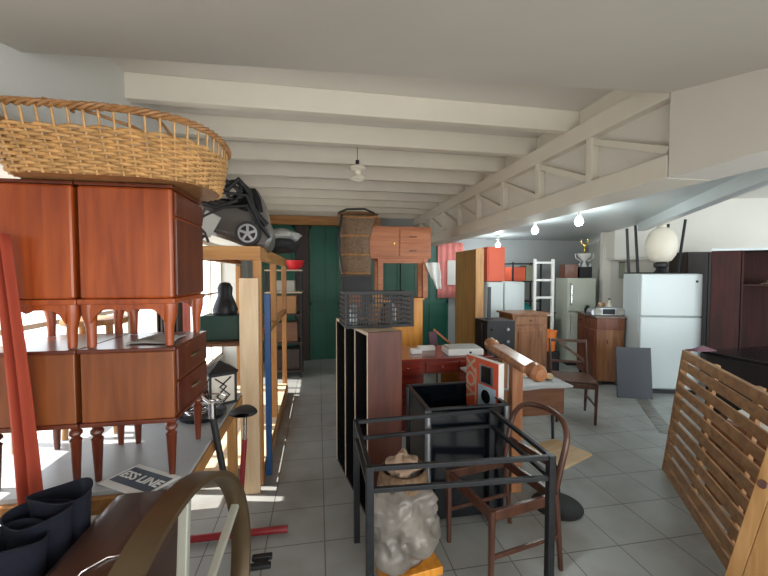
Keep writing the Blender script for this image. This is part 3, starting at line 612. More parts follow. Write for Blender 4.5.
# stand for hamper
t.location=(.465,4.60,1.641)
zb=.0
def ham(u,v):
    a=2*PI*u; c,s=ov(a,1,1,3.2); k=.19+.015*math.sin(v*9)-.02*(1-v)**2+(.05*max(0,v-.8)/.2); 
    return (c*k-.05*v*(1-v)*2+.03*v,s*.15,.001+v*.76+ (.05*math.sin(a) if v>.95 else 0))
M().grid(ham,40,30).build('woven_body',m_rattan,t,smooth=True,solid=.012)
m=M()
for v_ in (.02,.32,.62,.97): m.tube([ham(j/40,v_) for j in range(40)],.013,6,True)
m.build('binding',m_wicker2,t,smooth=True)
m=M().tube([(-.18,-.14,.72),(-.21,-.16,.52),(-.235,-.17,.40),(-.20,-.17,.2),(-.17,-.14,.03)],.014,8).tube([(-.22,-.14,.74),(-.12,-.10,.79),(.1,-.1,.80),(.22,-.1,.75)],.012,8); m.build('strap',m_blackm,t,smooth=True)
t=thing('grey_locker','dark narrow locker supporting the rattan hamper','locker',(.465,4.60,0)); M().box(-.18,.18,-.17,.17,.0,1.62).build('body',m_blackm,t,bev=.004); M().box(-.16,.16,-.185,-.171,.08,1.58).build('door',m_blackm,t,bev=.003); M().box(-.19,.19,-.18,.18,1.62,1.64).build('top',m_darkbr,t,bev=.002)
# ---------------- red mahogany desk ----------------
t=thing('mahogany_desk','glossy red mahogany desk behind the black bookcase','desk',(1.24,3.70,0))
M().box(-.55,.62,0,.70,.735,.765).build('desk_top',m_mahog,t,bev=.006); M().box(-.53,.60,.02,.68,.60,.735).build('apron',m_mahog,t,bev=.003)
for k in (0,1,2):
    dr=M().box(-.51+k*.375,-.15+k*.375,.005,.019,.615,.725).build('drawer',m_mahog,t,bev=.004); M().lathe([(0,0),(.012,0),(.014,.02),(0,.025)],12,T(-.33+k*.375,.005,.67)@RX(PI/2)).build('knob',m_mahog,dr,smooth=True)
for x0,x1 in ((-.52,-.15),(.25,.59)): M().box(x0,x1,.03,.66,.0,.60).build('pedestal',m_mahog,t,bev=.004)
t=thing('white_console','white plastic appliance with grey top lying on the mahogany desk','appliance',(1.58,3.88,.766),rad(-4))
M().box(-.20,.20,-.12,.15,.0,.07).build('body',m_paper,t,bev=.012); M().box(-.18,.18,-.09,.13,.07,.085).build('lid',m_toyl,t,bev=.006); M().lathe([(0,0),(.014,0),(.014,.006),(0,.006)],14,T(.05,-.12,.035)@RX(PI/2)).build('knob',m_steel,t,smooth=True)
for k,(x,y,w_,lab) in enumerate(((1.07,3.98,.12,'small white carton on the left of the mahogany desk'),(1.23,4.12,.20,'flat white carton behind the first on the mahogany desk'))):
    carton(lab,x,y,.766,w_,.08,.045,m_paper)
t=thing('folded_chair','grey fabric folding seat leaning behind the desk by the green door','folding seat',(1.60,4.62,0)); t.scale=(.7,.7,.9)
M().box(-.13,.02,-.02,.02,.55,1.02,RY(rad(-8))).build('panel',m_purple,t,bev=.01); M().bar((-.17,0,1.03),(.16,0,.82),.03).build('arm',m_salmon,t); 
for x in (-.1,.12): M().bar((x,0,.0),(x,0,.85 if x>0 else .6),.025).build('leg',m_dkwood,t)
# ---------------- black tub with aluminium posts ----------------
fl=Vector((.72,2.27)); fr=Vector((1.33,2.47)); dx=(fr-fl); wl=dx.length; an=math.atan2(dx.y,dx.x)*.35
t=thing('glass_tub','black glass open-topped box with aluminium corner posts','display box',(.70,2.29,0),0)
wl=.55; dl=.53; ht=.775
for x0,x1,y0,y1 in ((.02,wl-.02,-.004,.004),(.02,wl-.02,dl-.004,dl+.004),(-.004,.004,.02,dl-.02),(wl-.004,wl+.004,.02,dl-.02)): M().box(x0,x1,y0,y1,.03,ht-.01).build('side_panel',m_glassb,t)
M().box(.01,wl-.01,.01,dl-.01,.04,.05).build('base',m_glassb,t)
for x in (0,wl):
    for y in (0,dl): M().lathe([(0,0),(.021,0),(.021,ht-.012),(0,ht-.012)],18,T(x,y,0)).build('post',m_alu,t,smooth=True)
m=M(); m.box(-.02,wl+.02,-.014,.014,ht-.012,ht).box(-.02,wl+.02,dl-.014,dl+.014,ht-.012,ht).box(-.014,.014,.014,dl-.014,ht-.012,ht).box(wl-.014,wl+.014,.014,dl-.014,ht-.012,ht); m.build('rim',m_steel,t,bev=.002)
# red boxed poster
pa=aY(467,342,2.76); pb=aY(493,352,2.46); pd_=(pb-pa); 
t=thing('record_box','red cover box with cream letters and blue device picture, standing upright','box',(pa.x,2.76,.565),0)
an=math.atan2(pb.y-2.76,pb.x-pa.x); t.rotation_euler=(0,0,an); Lp=math.hypot(pb.x-pa.x,pb.y-2.76)*1.0
Lp=.37; hp=.40; z0=.05
M().box(0,Lp,0,.05,z0,z0+hp).build('box',m_paper,t,bev=.002)
M().box(0.0,Lp,-.002,-.0004,z0,z0+hp).build('red_cover',m_orred,t)
M().box(Lp*.40,Lp*.93,-.004,-.0021,z0+.02,z0+hp*.52).build('blue_panel',mat('pale blue print',(.45,.60,.75),.5),t)
M().lathe([(0,0),(.05,0),(.05,.002),(0,.002)],28,T(Lp*.64,-.0041,z0+.13)@RX(PI/2)).build('speaker_disc',m_black,t)
M().box(Lp*.44,Lp*.86,-.004,-.0021,z0+hp*.55,z0+hp*.90).build('silver_panel',m_alu,t); M().box(Lp*.50,Lp*.79,-.006,-.0041,z0+hp*.58,z0+hp*.88).build('dark_screen',m_black,t)
M().box(Lp*.30,Lp*.33,-.004,-.0021,z0+.03,z0+hp*.80).build('cream_line',m_cream,t)
text('VOX',.15,m_cream,t,(Lp*.16,-.003,z0+hp*.56),(PI/2,rad(-90),0))
carton('added black carton inside the black glass box, under the red cover box',1.06,2.60,.051,.28,.28,.555,m_blackm)  # carton added as support, coloured black so the box interior stays dark
# ---------------- steel frame ----------------
t=thing('steel_frame','dark welded steel tube frame of an open table in the foreground','metal frame',(.225,1.62,0))
A=(0.005,.05);B=(.90,0);Cc=(.90,.64);D=(0.0,.60); hf=.76
for p in (A,B,Cc,D): M().box(p[0]-.018,p[0]+.018,p[1]-.018,p[1]+.018,0,hf).build('leg',m_steel,t,bev=.003)
for z in (hf-.012,hf-.115):
    for p,q in ((A,B),(B,Cc),(Cc,D),(D,A)): M().bar((p[0],p[1],z),(q[0],q[1],z),.022,.022).build('rail',m_steel,t,bev=.002)
# ---------------- wrapped wicker in frame ----------------
t=thing('wrapped_basket','tall brown twig basket wrapped in crumpled clear plastic on the floor','basket',(.47,2.02,0),.2)
def wb(u,v):
    a=2*PI*u; r=.12+.03*v-.05*max(0,v-.8)*5*.5; return (math.cos(a)*r,math.sin(a)*r,.05+.50*v)
M().grid(wb,30,16).build('basket_body',m_rattan,t,smooth=True,solid=.01)
from mathutils import noise
m=blob((-.02,-.05,.28),(.17,.15,.25),5,.10,90,70)
def crk(p):
    q=Vector(p); n1=noise.noise(q*6); n2=1-abs(noise.noise(q*13+Vector((3,1,2))))*2; n3=1-abs(noise.noise(q*27))*2
    c_=Vector((-.02,-.05,.28)); f_=1+n1*.22+n2*.12+n3*.055+.30*max(0,.24-q.z)/.24; d_=q-c_; return (c_.x+d_.x*f_,c_.y+d_.y*min(f_,1.25),max(.05,c_.z+d_.z*(1+n1*.15)))
m.v=[crk(p) for p in m.v]; m.build('plastic_wrap',m_plastic,t,smooth=True)
blob((.0,.0,.56),(.10,.09,.06),8,.2,24,16).build('paper_stuffing',mat('crumpled tan paper',(.40,.28,.20),.8,noise=.3,nscale=20),t,smooth=True)
m=M()
for k in range(5): m.tube([(.10+.01*k,-.08+.03*k,.05),(.13+.012*k,-.07+.03*k,.25),(.12+.01*k,-.05+.02*k,.42)],.006,6)
m.build('twig',m_wicker2,t,smooth=True)
t=thing('orange_board','short orange wood board under the wrapped basket','board',(.48,1.98,0),.15); M().box(-.17,.17,-.12,.14,.0,.045).build('body',m_orange,t,bev=.003)
# ---------------- seatless chair ----------------
t=thing('seatless_chair','dark wooden chair without seat, bent hoop back, by the steel frame','chair',(1.03,1.96,0),rad(101))
# local: x right, y forward(front at +y)
def chairframe(t,mt,w=.42,dpt=.42,hs=.45,hb=.83,seat=None,hoop=True):
    for x in (-w/2,w/2):
        M().tube([(x,dpt/2,hs),(x*.97,dpt/2,0)],[.020,.014],8).build('leg',mt,t,smooth=True)
        M().tube([(x,-dpt/2,hs),(x,-dpt/2-.05,0)],[.019,.014],8).build('leg',mt,t,smooth=True)
    for nm,p,q in (('seat_rail',(-w/2,dpt/2,hs-.03),(w/2,dpt/2,hs-.03)),('seat_rail',(-w/2,-dpt/2,hs-.03),(w/2,-dpt/2,hs-.03)),('seat_rail',(-w/2,-dpt/2,hs-.03),(-w/2,dpt/2,hs-.03)),('seat_rail',(w/2,-dpt/2,hs-.03),(w/2,dpt/2,hs-.03))): M().bar(p,q,.024,.055).build(nm,mt,t,bev=.004)
    for x in (-w/2,w/2): M().bar((x,-dpt/2-.02,.20),(x,dpt/2,.20),.016,.022).build('stretcher',mt,t,bev=.002)
    if hoop:
        pts=[(-w/2,-dpt/2,hs-.02),(-w/2-.005,-dpt/2-.04,hs+.18),(-w/2-.01,-dpt/2-.08,hb-.08)]
        for k in range(1,8):
            u=k/8; pts.append((-w/2+w*u,-dpt/2-.09-.05*math.sin(PI*u),hb-.03+.03*math.sin(PI*u)))
        pts+=[(w/2+.01,-dpt/2-.08,hb-.08),(w/2+.005,-dpt/2-.04,hs+.18),(w/2,-dpt/2,hs-.02)]
        M().tube(pts,.019,8).build('back_hoop',mt,t,smooth=True,sub=2)
        M().bar((-w/2,-dpt/2-.035,hs+.12),(w/2,-dpt/2-.035,hs+.12),.018,.04).build('back_rail',mt,t,bev=.003)
    else:
        for x in (-w/2,w/2): M().tube([(x,-dpt/2,hs-.02),(x,-dpt/2-.08,hb)],[.018,.014],8).build('back_post',mt,t,smooth=True)
        M().bar((-w/2-.01,-dpt/2-.08,hb-.02),(w/2+.01,-dpt/2-.08,hb-.02),.02,.035).build('back_rail',mt,t,bev=.004)
        M().bar((-w/2,-dpt/2-.045,hs+.14),(w/2,-dpt/2-.045,hs+.14),.018,.03).build('back_rail',mt,t,bev=.003)
        M().bar((-w/2+.02,-dpt/2-.05,hs+.16),(w/2-.1,-dpt/2-.075,hb-.04),.014,.03).build('back_slat',mt,t,bev=.003)
    if seat: M().box(-w/2-.01,w/2+.01,-dpt/2,dpt/2+.015,hs,hs+.03).build('seat',seat,t,bev=.012)
chairframe(t,m_dkwood)
# stool with plywood seat on disc base
q=aZ(557,506,0)
t=thing('pedestal_stool','pale plywood seat on a black post and round black disc base','stool',(q.x,q.y,0),.35)
M().lathe([(0,0),(.165,0),(.17,.012),(.15,.022),(.03,.03),(0,.03)],36).build('disc_base',m_blackm,t,smooth=True)
M().lathe([(0,.03),(.018,.03),(.018,.37),(0,.37)],14).build('post',m_steel,t,smooth=True)
M().add([(-.17,-.15,.37),(.20,-.13,.37),(.19,.16,.37),(-.15,.18,.37),(-.17,-.15,.385),(.20,-.13,.385),(.19,.16,.385),(-.15,.18,.385)],[(0,1,2,3),(4,5,6,7),(0,1,5,4),(1,2,6,5),(2,3,7,6),(3,0,4,7)]).build('seat',m_ply,t,bev=.003)
# carved pine bed end (head board) lying across
t=thing('carved_bedstead','carved pine bed end with scrolled rail standing beside the red box','bed end',(0,0,0))
p1=aY(488,352,3.02); p2=aY(541,378,2.30)
zt=1.03
g1=aZ(491,345,1.07); g2=aZ(538,368,1.03); 
g1=Vector((1.33,2.86,1.17)); g2=Vector((1.41,2.42,1.12))
g1=aY(492,345,2.92); g2=aY(536,372,2.30)
d=(g2-g1).normalized()
def scroll(c,r,nm): 
    m=M(); pr=[(0,-.07),(r*.7,-.065),(r,-.03),(r*.85,0),(r,.03),(r*.7,.065),(0,.07)]
    q=d.to_track_quat('Z','Y').to_matrix().to_4x4(); m.lathe(pr,20,Matrix.Translation(c)@q); return m.build(nm,m_pineS,t,smooth=True)
m_pineS=wood('reddish pine',(.48,.22,.10),(.32,.12,.05),'Z',.35,coat=.3)
scroll(g1,.055,'scroll'); scroll(g2,.062,'scroll')
dd=(g2-g1); n_=Vector((-d.y,d.x,0)).normalized()
M().bar(g1+dd*.1,g2-dd*.06,.15,.06).build('top_rail',m_pineS,t,bev=.02)
for u,w_ in ((.30,.05),(.60,.085)):
    c=g1+dd*u; M().box(c.x-w_/2,c.x+w_/2,c.y-.03,c.y+.03,0,c.z-.02).build('post',m_pineS,t,bev=.004)
c=g1+dd*.30; c2=g1+dd*.6; M().bar((c.x,c.y,.35),(c2.x,c2.y,.35),.03,.10).build('lower_rail',m_pineS,t,bev=.003)
# small desk with pale top
q=aY(570,385,2.72); zt=q.z
t=thing('sewing_table','small wooden table with pale rippled top and dark metal legs','table',(0,0,0))
f0=aY(523,388,2.72)
xr=q.x; xl=1.37; y0=2.68; y1=3.42
def tp(u,v):
    return (xl-.0+(xr-xl-.0)*u,y0+(y1-y0)*v,zt+.004*math.sin(12*u+5*v))
M().grid(tp,16,8).build('top',m_gtop,t,smooth=True,solid=.016)
M().box(xl+.04,xr-.05,y0+.04,y1-.06,zt-.24,zt-.02).build('drawer_body',m_walnut,t,bev=.004)
for x in (xl+.07,xr-.13):
    for y in (y0+.08,y1-.1): M().tube([(x,y,zt-.24),(x+.02,y,0)],.012,8).build('leg',m_steel,t,smooth=True)
q2=aY(537,377,2.95)
t=thing('wood_plank','short pale wooden plank lying on the small table','plank',(q2.x-.02,2.93,zt+.02),rad(-25)); M().box(-.14,.12,-.02,.02,0,.022).build('body',m_pale,t,bev=.002); M().box(.06,.13,-.04,.045,0.0,.03).build('block',m_ply,t,bev=.002)
# chair at the dresser
t=thing('wooden_chair','dark wooden chair with slim back facing the dresser','chair',(2.88,3.78,0),rad(155))
chairframe(t,m_dkwood,.40,.40,.45,.86,seat=m_dkwood,hoop=False)
# ---------------- behind: amp box, chestnut cabinet, fridge, ply wardrobe ----------------
g=lambda x,y,Y: aY(x,y,Y)
a=g(480,347,4.25); b=g(515,347,4.25); c=g(500,322,4.25)
t=thing('chestnut_cabinet','chestnut bedside cupboard with a drawer and panelled door','cabinet',(0,4.9,0))
a=g(513,363,4.9); b=g(546,363,4.9); top=g(525,313,4.9).z; t.location=((a.x+b.x)/2,4.9,0); w=(b.x-a.x)/2*1.04
M().box(-w,w,0,.42,.05,top-.03).build('body',m_dresser,t,bev=.004); M().box(-w-.03,w+.03,-.03,.45,top-.03,top).build('top',m_dresser,t,bev=.006)
dr=M().box(-w+.03,w-.03,-.014,-.001,top-.17,top-.05).build('drawer',m_dresser,t,bev=.004); M().lathe([(0,0),(.012,0),(.012,.02),(0,.02)],12,T(0,-.014,top-.11)@RX(PI/2)).build('knob',m_brass,dr,smooth=True)
dr=M().box(-w+.03,w-.03,-.014,-.001,.10,top-.20).build('door',m_dresser,t,bev=.004); M().box(-w+.08,w-.08,-.022,-.0145,.16,top-.26).build('door_panel',m_dresser,dr,bev=.006)
for x in (-w+.02,w-.05): M().box(x,x+.03,.02,.40,0,.05).build('foot',m_dresser,t)
t=thing('black_amplifier','black box-shaped amplifier with small lit knobs and rod on top','amplifier',(0,4.2,0))
a=g(487,347,4.2); b=g(515,347,4.2); zt2=g(497,321,4.2).z; zb2=.62
t.location=((a.x+b.x)/2,4.2,zb2); w=(b.x-a.x)/2
M().box(-w,w,0,.36,0,zt2-zb2).build('body',m_blackm,t,bev=.008)
for k in range(4): M().lathe([(0,0),(.02,0),(.016,.02),(0,.02)],14,T(-w+.07+(k%2)*.20,-.001,.15+(k//2)*.15+.05)@RX(PI/2)).build('knob',m_alu if k%2 else m_steel,t,smooth=True)
M().box(-w-.03,-w-.001,.1,.16,.1,zt2-zb2-.04).build('side_bracket',m_blackm,t,bev=.004)
t2=thing('plant_table','low dark table carrying the black amplifier','table',(t.location.x,4.2,0)); M().box(-w-.02,w+.02,-.02,.38,zb2-.03,zb2-.001).build('top',m_walnut,t2,bev=.003)
for x in (-w+.02,w-.02):
    for y in (.02,.34): M().box(x-.02,x+.02,y-.02,y+.02,0,zb2-.03).build('leg',m_walnut,t2,bev=.002)
a=g(490,287,4.4); t=thing('metal_rod','grey metal strip standing upright on the black amplifier','rod',(a.x,4.42,zt2+.001)); M().box(-.022,.022,-.01,.01,0,a.z-zt2).build('strip',m_steel,t,bev=.002); M().box(-.04,.04,-.03,.03,0,.012).build('foot',m_steel,t)
# white small fridge/freezer cabinet
a=g(487,282,5.9); b=g(503,282,5.9); c=g(524,282,5.9)
t=thing('white_freezer','white double-front cabinet behind the amplifier','white cabinet',(a.x,5.9,0))
w=c.x-a.x; s1=b.x-a.x; M().box(0,w,.0,.55,.05,a.z).build('body',m_fridge,t,bev=.01); M().box(.01,s1-.006,-.03,-.001,.08,a.z-.01).build('door',m_fridge,t,bev=.008); M().box(s1+.006,w-.01,-.05,-.001,.08,a.z-.01).build('door',m_fridge,t,bev=.02)
M().box(.03,w-.03,.02,.5,0,.05).build('foot',m_blackm,t)
# ply wardrobe board
a=g(457,255,4.95); b=g(478,248,5.35)
m_orply=wood('orange plywood',(.56,.33,.11),(.44,.23,.07),'Z',.4)
a=g(476,249,5.0); t=thing('plywood_wardrobe','tall plain plywood wardrobe beside the green doors','wardrobe',(a.x,5.0,0))
t.location=(a.x,5.0,0); w=g(484,250,5.0).x-a.x; zt_=g(476,249,5.0).z
M().box(0,w-.02,.02,.80,0.04,zt_).build('body',m_orply,t,bev=.003); M().box(0,w,.0,.019,.04,zt_+.01).build('front_panel',m_pine,t,bev=.002); M().box(.02,w-.03,.03,.78,0,.04).build('plinth',m_darkbr,t)
# red panels above
a=g(484,280,6.35); b=g(505,247,6.35); t=thing('red_cabinet','orange red box cabinet on the white cabinet','cabinet',(0,0,0))
zf=bpy.data.objects['white_freezer'].location; z_=g(487,282,5.9).z+.0125
a=g(487,282,5.95); b=g(505,247,5.95); M().box(a.x,b.x,5.95,6.2,z_,b.z).build('body',m_orred,t,bev=.004); M().box(a.x+.02,b.x-.02,5.938,5.949,z_+.02,b.z-.02).build('door',m_orred,t,bev=.004)
M().box(a.x+.03,b.x-.03,5.98,6.18,z_-.012,z_).build('foot',m_darkbr,t)
# pink curtain & window at right of green door, black garland
a=g(439,242,7.1); b=g(458,298,7.1); m=M().grid(lambda u,v:(a.x+(b.x-a.x+.15)*u,7.175+.015*math.sin(u*26),a.z-(a.z-b.z)*v),30,5); o=m.build('curtain',m_pink,solid=.003,smooth=True); tag(o,'bright pink curtain on the back wall right of the green doors','curtain')
a2=g(450,260,7.0); b2=g(458,285,7.0); o=M().box(a2.x,b2.x,7.135,7.158,b2.z,a2.z).build('white_panel',m_paper); tag(o,'white panel standing in for a bright window at the pink curtain','paper')  # flat white panel stands in for the brightness of the window
# metal shelving
t=thing('metal_shelving','dark thin metal shelving unit against the grey wall','shelving',(0,0,0))
a=g(513,262,6.6); b=g(541,262,6.6)
for x in (a.x,b.x):
    for y in (6.6,6.95): M().box(x-.012,x+.012,y-.012,y+.012,0,a.z).build('post',m_steel,t)
for z in (a.z-.02,g(520,281,6.6).z,g(520,301,6.6).z,.95,.5): M().box(a.x-.02,b.x+.02,6.58,6.97,z-.02,z).build('shelf_board',m_steel,t)
s2=g(520,281,6.6).z; s3=g(520,301,6.6).z
c=g(507,272,6.6); carton('orange red box on upper shelf of the metal shelving',c.x+.25,6.75,s2+.001,.30,.25,.26,m_orred)
c=g(520,272,6.6); carton('grey green box on upper shelf of the metal shelving',c.x+.22,6.75,s2+.001,.15,.25,.30,m_scroll)
o=crumple(g(526,304,6.5).x,6.75,.951,.55,.3,.18,5).build('teal_cloth',m_teal,smooth=True,solid=.004); tag(o,'teal cloth heap on the metal shelving','cloth')
# ladder
t=thing('white_ladder','white metal ladder standing in front of the grey wall','ladder',(0,0,0))
a=g(535,259,5.6); b=g(553,256,5.6)
for x in (a.x,b.x): M().box(x-.022,x+.022,5.58,5.62,0,a.z).build('stile',m_alu2 if 'm_alu2' in globals() else m_paper,t,bev=.003)
for k in range(7): z=a.z-.06-k*.29; M().box(a.x+.02,b.x-.02,5.585,5.615,z-.018,z+.018).build('rung',m_paper,t,bev=.003)
t=thing('low_cupboard','dark brown low cupboard behind the ladder','cupboard',(0,0,0)); a=g(548,312,6.3); b=g(553,312,6.3); M().box(a.x-.1,b.x,6.25,6.55,0.04,a.z-.02).build('body',m_dkwood,t,bev=.004); M().box(a.x-.12,b.x+.02,6.23,6.57,a.z-.02,a.z).build('top',m_dkwood,t,bev=.003); M().box(a.x-.06,b.x-.04,6.28,6.56,0,.04).build('plinth',m_blackm,t)
q=g(549,331,5.2); t=thing('orange_bin','orange plastic bin between chestnut cabinet and fridge','bin',(q.x+.02,5.25,0)); 
M().lathe([(0,0),(.10,0),(.125,.30),(.13,.30),(.13,.32),(.11,.32),(.09,.02),(0,.02)],24,T(0,0,.45),cap=False).build('body',mat('orange plastic',(.85,.22,.04),.5),t,smooth=True); M().box(-.12,.12,-.12,.12,0,.45).build('pedestal',m_blackm,t,bev=.01)
# beige fridge
t=thing('beige_fridge','older beige fridge with chrome handle under the trophy','fridge',(0,0,0),rad(-17))
a=g(567,278,5.95); t.location=(a.x,5.95,0); hh=a.z; w=.47
M().box(0,w,0,.6,.05,hh).build('body',m_fridgeb,t,bev=.012)
d1=M().box(.0,w,-.05,-.004,.62*hh,hh-.005).build('freezer_door',m_fridgeb,t,bev=.012); M().tube([(.05,-.055,hh*.70),(.05,-.09,hh*.72),(.05,-.09,hh*.92),(.05,-.055,hh*.94)],.010,8).build('handle',m_chrome,d1,smooth=True)
d2=M().box(.0,w,-.05,-.004,.07,.61*hh).build('fridge_door',m_fridgeb,t,bev=.012); M().tube([(.05,-.055,hh*.36),(.05,-.09,hh*.38),(.05,-.09,hh*.57),(.05,-.055,hh*.59)],.010,8).build('handle',m_chrome,d2,smooth=True)
M().box(.03,w-.03,.02,.55,0,.05).build('foot',m_blackm,t)
fq=t.location; R17=Matrix.Rotation(rad(-17),4,'Z')
def onf(base,x,y,z): v=R17@Vector((x,y,0)); return (base[0]+v.x,base[1]+v.y,z)
carton('red brown wooden box at the left on top of the beige fridge',*onf(fq,.11,.25,hh+.001),.22,.3,.24,m_dresR,rad(-17),name='wooden_box')
t=thing('trophy','tall trophy cup with white bowl, gold figure and dark square base','trophy',onf(fq,.35,.16,hh+.001),rad(-17)); t.scale=(1.05,1.05,1.0)
M().box(-.10,.10,-.08,.08,0,.20).build('base',m_blackm,t,bev=.006)
M().lathe([(0,.20),(.05,.20),(.03,.25),(.015,.28),(.03,.31),(.09,.38),(.105,.43),(.11,.44),(0,.44)],24).build('cup',m_paper,t,smooth=True)
M().lathe([(0,.44),(.03,.44),(.012,.48),(.012,.54),(.03,.57),(.03,.60),(0,.62)],14).tube([(0,0,.58),(-.06,0,.64),(-.05,0,.70)],.010,8).tube([(0,0,.58),(.06,0,.64),(.05,0,.70)],.010,8).build('figure',m_gold,t,smooth=True)
for s_ in (-1,1): M().tube([(s_*.10,0,.42),(s_*.15,0,.44),(s_*.14,0,.36),(s_*.05,0,.30)],.008,8).build('handle',m_paper,t,smooth=True)
for s_ in (-1,1): M().tube([(s_*.08,-.03,.20),(s_*.09,-.03,.26),(s_*.06,-.03,.28)],.012,8).build('base_figure',m_alu,t,smooth=True)
# dresser
t=thing('dresser','red brown wooden dresser with carved doors and dark top, beside fridge','dresser',(4.04,4.82,0),rad(-19))
hd=1.03; dw=.39; dlen=.80
M().box(.02,dw,0,dlen,.06,hd-.03).build('body',m_dresser,t,bev=.004)
M().box(-.01,dw+.02,-.02,dlen+.02,hd-.03,hd).build('top',mat('grey brown top',(.22,.17,.13),.4,noise=.2),t,bev=.006)
M().box(.015,dw+.005,-.012,-.001,hd-.20,hd-.031).build('side_band',m_dresR,t,bev=.003)
for k in (0,1):
    dr=M().box(.0,.019,.04+k*.37,.37+k*.37,hd-.19,hd-.05).build('drawer',m_dresR,t,bev=.004); M().lathe([(0,0),(.013,0),(.013,.02),(0,.02)],12,T(.0,.205+k*.37,hd-.12)@RY(-PI/2)).build('knob',m_brass,dr,smooth=True)
    dr=M().box(.0,.019,.04+k*.37,.37+k*.37,.10,hd-.22).build('door',m_dresR,t,bev=.004); M().box(-.010,-.0005,.09+k*.37,.32+k*.37,.17,hd-.29).build('door_panel',m_dresR,dr,bev=.006)
for x in (.05,dw-.07):
    for y in (.02,dlen-.06): M().box(x,x+.05,y,y+.05,0,.06).build('foot',m_darkbr,t)
M().box(.16,.17,-.006,-.001,.62,.68).build('keyhole',m_blackm,t)
dq=t.location.copy(); R19=Matrix.Rotation(rad(-19),4,'Z')
def ond(x,y): v=R19@Vector((x,y,0)); return (dq.x+v.x,dq.y+v.y,hd+.001)
t=thing('boombox','silver portable stereo with two round speakers on the dresser','radio',ond(.20,.10),rad(-17))
m=M(); prof=[(-.24,.0),(-.25,.05),(-.22,.105),(-.10,.12),(.10,.12),(.22,.105),(.25,.05),(.24,.0)]
m.prism(prof,-.04,.14); m.build('body',m_alu,t,bev=.012)
for x in (-.155,.155): M().lathe([(0,0),(.052,0),(.055,.012),(.045,.008),(0,.004)],28,T(x,-.041,.06)@RX(PI/2)).build('speaker',m_toyl,t,smooth=True)
M().box(-.085,.085,-.052,-.041,.02,.10).build('display',m_blackm,t,bev=.006)
t=thing('plant_pot','small dark pot with leafy plant at the corner of dresser','potted plant',ond(.05,.46)); M().lathe([(0,0),(.04,0),(.05,.07),(.045,.07),(0,.06)],16).build('pot',m_blackm,t,smooth=True)
rn=random.Random(2); m=M()
for k in range(26):
    a=rn.uniform(0,6.28); l=rn.uniform(.04,.08); e=rn.uniform(.3,1.3); c=Vector((math.cos(a)*math.cos(e)*l,math.sin(a)*math.cos(e)*l,.07+math.sin(e)*l)); n=Vector((-math.sin(a),math.cos(a),0))*.014; b0=Vector((0,0,.065)); mid=(b0+c)/2
    m.add([b0,mid+n,c,mid-n,mid+Vector((0,0,.004))],[(0,1,4),(1,2,4),(2,3,4),(3,0,4)])
m.build('foliage',m_plant,t)
t=thing('glass_bottle','clear glass bottle behind the stereo on the dresser','bottle',ond(.33,.36)); M().lathe([(0,0),(.04,0),(.042,.10),(.035,.14),(.014,.18),(.014,.22),(0,.22)],18).build('body',m_globe,t,smooth=True); M().lathe([(0,.22),(.017,.22),(.017,.24),(0,.24)],12).build('cap',m_steel,t)
t=thing('flower_bowl','small bowl of dried flowers behind the stereo','bowl',ond(.24,.40)); M().lathe([(0,0),(.04,0),(.07,.06),(.065,.06),(0,.02)],18).build('bowl',m_tan,t,smooth=True)
for k in range(7): 
    a=k*.9; blob((.04*math.cos(a),.04*math.sin(a),.11+.02*(k%3)),(.025,.025,.022),k,.1,10,8).build('flower',m_tan if k%2 else m_cream,t,smooth=True)
t=thing('white_mug','white mug beside the plant pot on the dresser','mug',ond(.10,.32)); M().lathe([(0,0),(.035,0),(.04,.10),(.036,.10),(.032,.01),(0,.01)],18,cap=False).build('body',m_paper,t,smooth=True); M().tube([(.038,0,.08),(.065,0,.07),(.06,0,.035),(.036,0,.025)],.006,8).build('handle',m_paper,t,smooth=True)
wq=P0+dv*.30+Vector((-.292,-.956,0))*.02
t=thing('wall_scroll','narrow grey green paper strip hung on the white wall below the housing','wall hanging',(wq.x,wq.y,1.58),math.atan2(dv.y,dv.x)); M().box(-.045,.045,-.004,.004,0,.27).build('strip',m_scroll,t); M().tube([(-.05,0,.275),(.05,0,.275)],.008,8).build('rod',m_steel,t)
# main fridge
t=thing('white_fridge','large white top-freezer fridge carrying a globe lamp and upturned stool','fridge',(4.37,4.42,0),rad(-17))
fh=1.655; w=.77
M().box(0,w,.0,.42,.05,fh).build('body',m_fridge,t,bev=.012)
M().box(0,w,-.06,-.006,1.075,fh-.004).build('freezer_door',m_fridge,t,bev=.015)
M().box(0,w,-.06,-.006,.075,1.063).build('fridge_door',m_fridge,t,bev=.015)
M().box(w-.09,w-.06,-.063,-.0605,fh-.12,fh-.09).build('badge',m_steel,t)
M().box(.02,w-.02,-.02,.40,0,.05).build('foot_grille',m_blackm,t)
Fq=t.location.copy()
t=thing('globe_lamp','large frosted globe lamp with finial and black base on the fridge','lamp',onf(Fq,.33,.10,fh+.001))
M().lathe([(0,0),(.10,0),(.105,.012),(.07,.03),(.05,.07),(.085,.10),(.085,.14),(.05,.16),(0,.16)],24).build('base',m_blackm,t,smooth=True)
M().lathe([(.07,.16),(.12,.18),(.168,.26),(.190,.38),(.180,.48),(.14,.58),(.085,.63),(.05,.645)],36).build('globe',m_globe,t,smooth=True)
M().lathe([(.055,.645),(.055,.665),(.02,.69),(.02,.71),(0,.73)],20).build('finial',m_globe,t,smooth=True)
t=thing('upturned_stool','upturned stool with four dark metal legs on top of the fridge','stool',onf(Fq,.36,.30,fh+.001),rad(-17))
M().box(-.36,.36,-.0,.09,0,.02).build('seat',m_blackm,t,bev=.004)
for (x,y,x2,h_) in ((-.33,.03,-.37,.66),(-.19,.06,-.24,.71),(.17,.05,.20,.72),(.335,.04,.42,.78)):
    M().tube([(x,y,.02),(x2,y,h_)],[.020,.018],10).build('leg',m_steel,t,smooth=True)
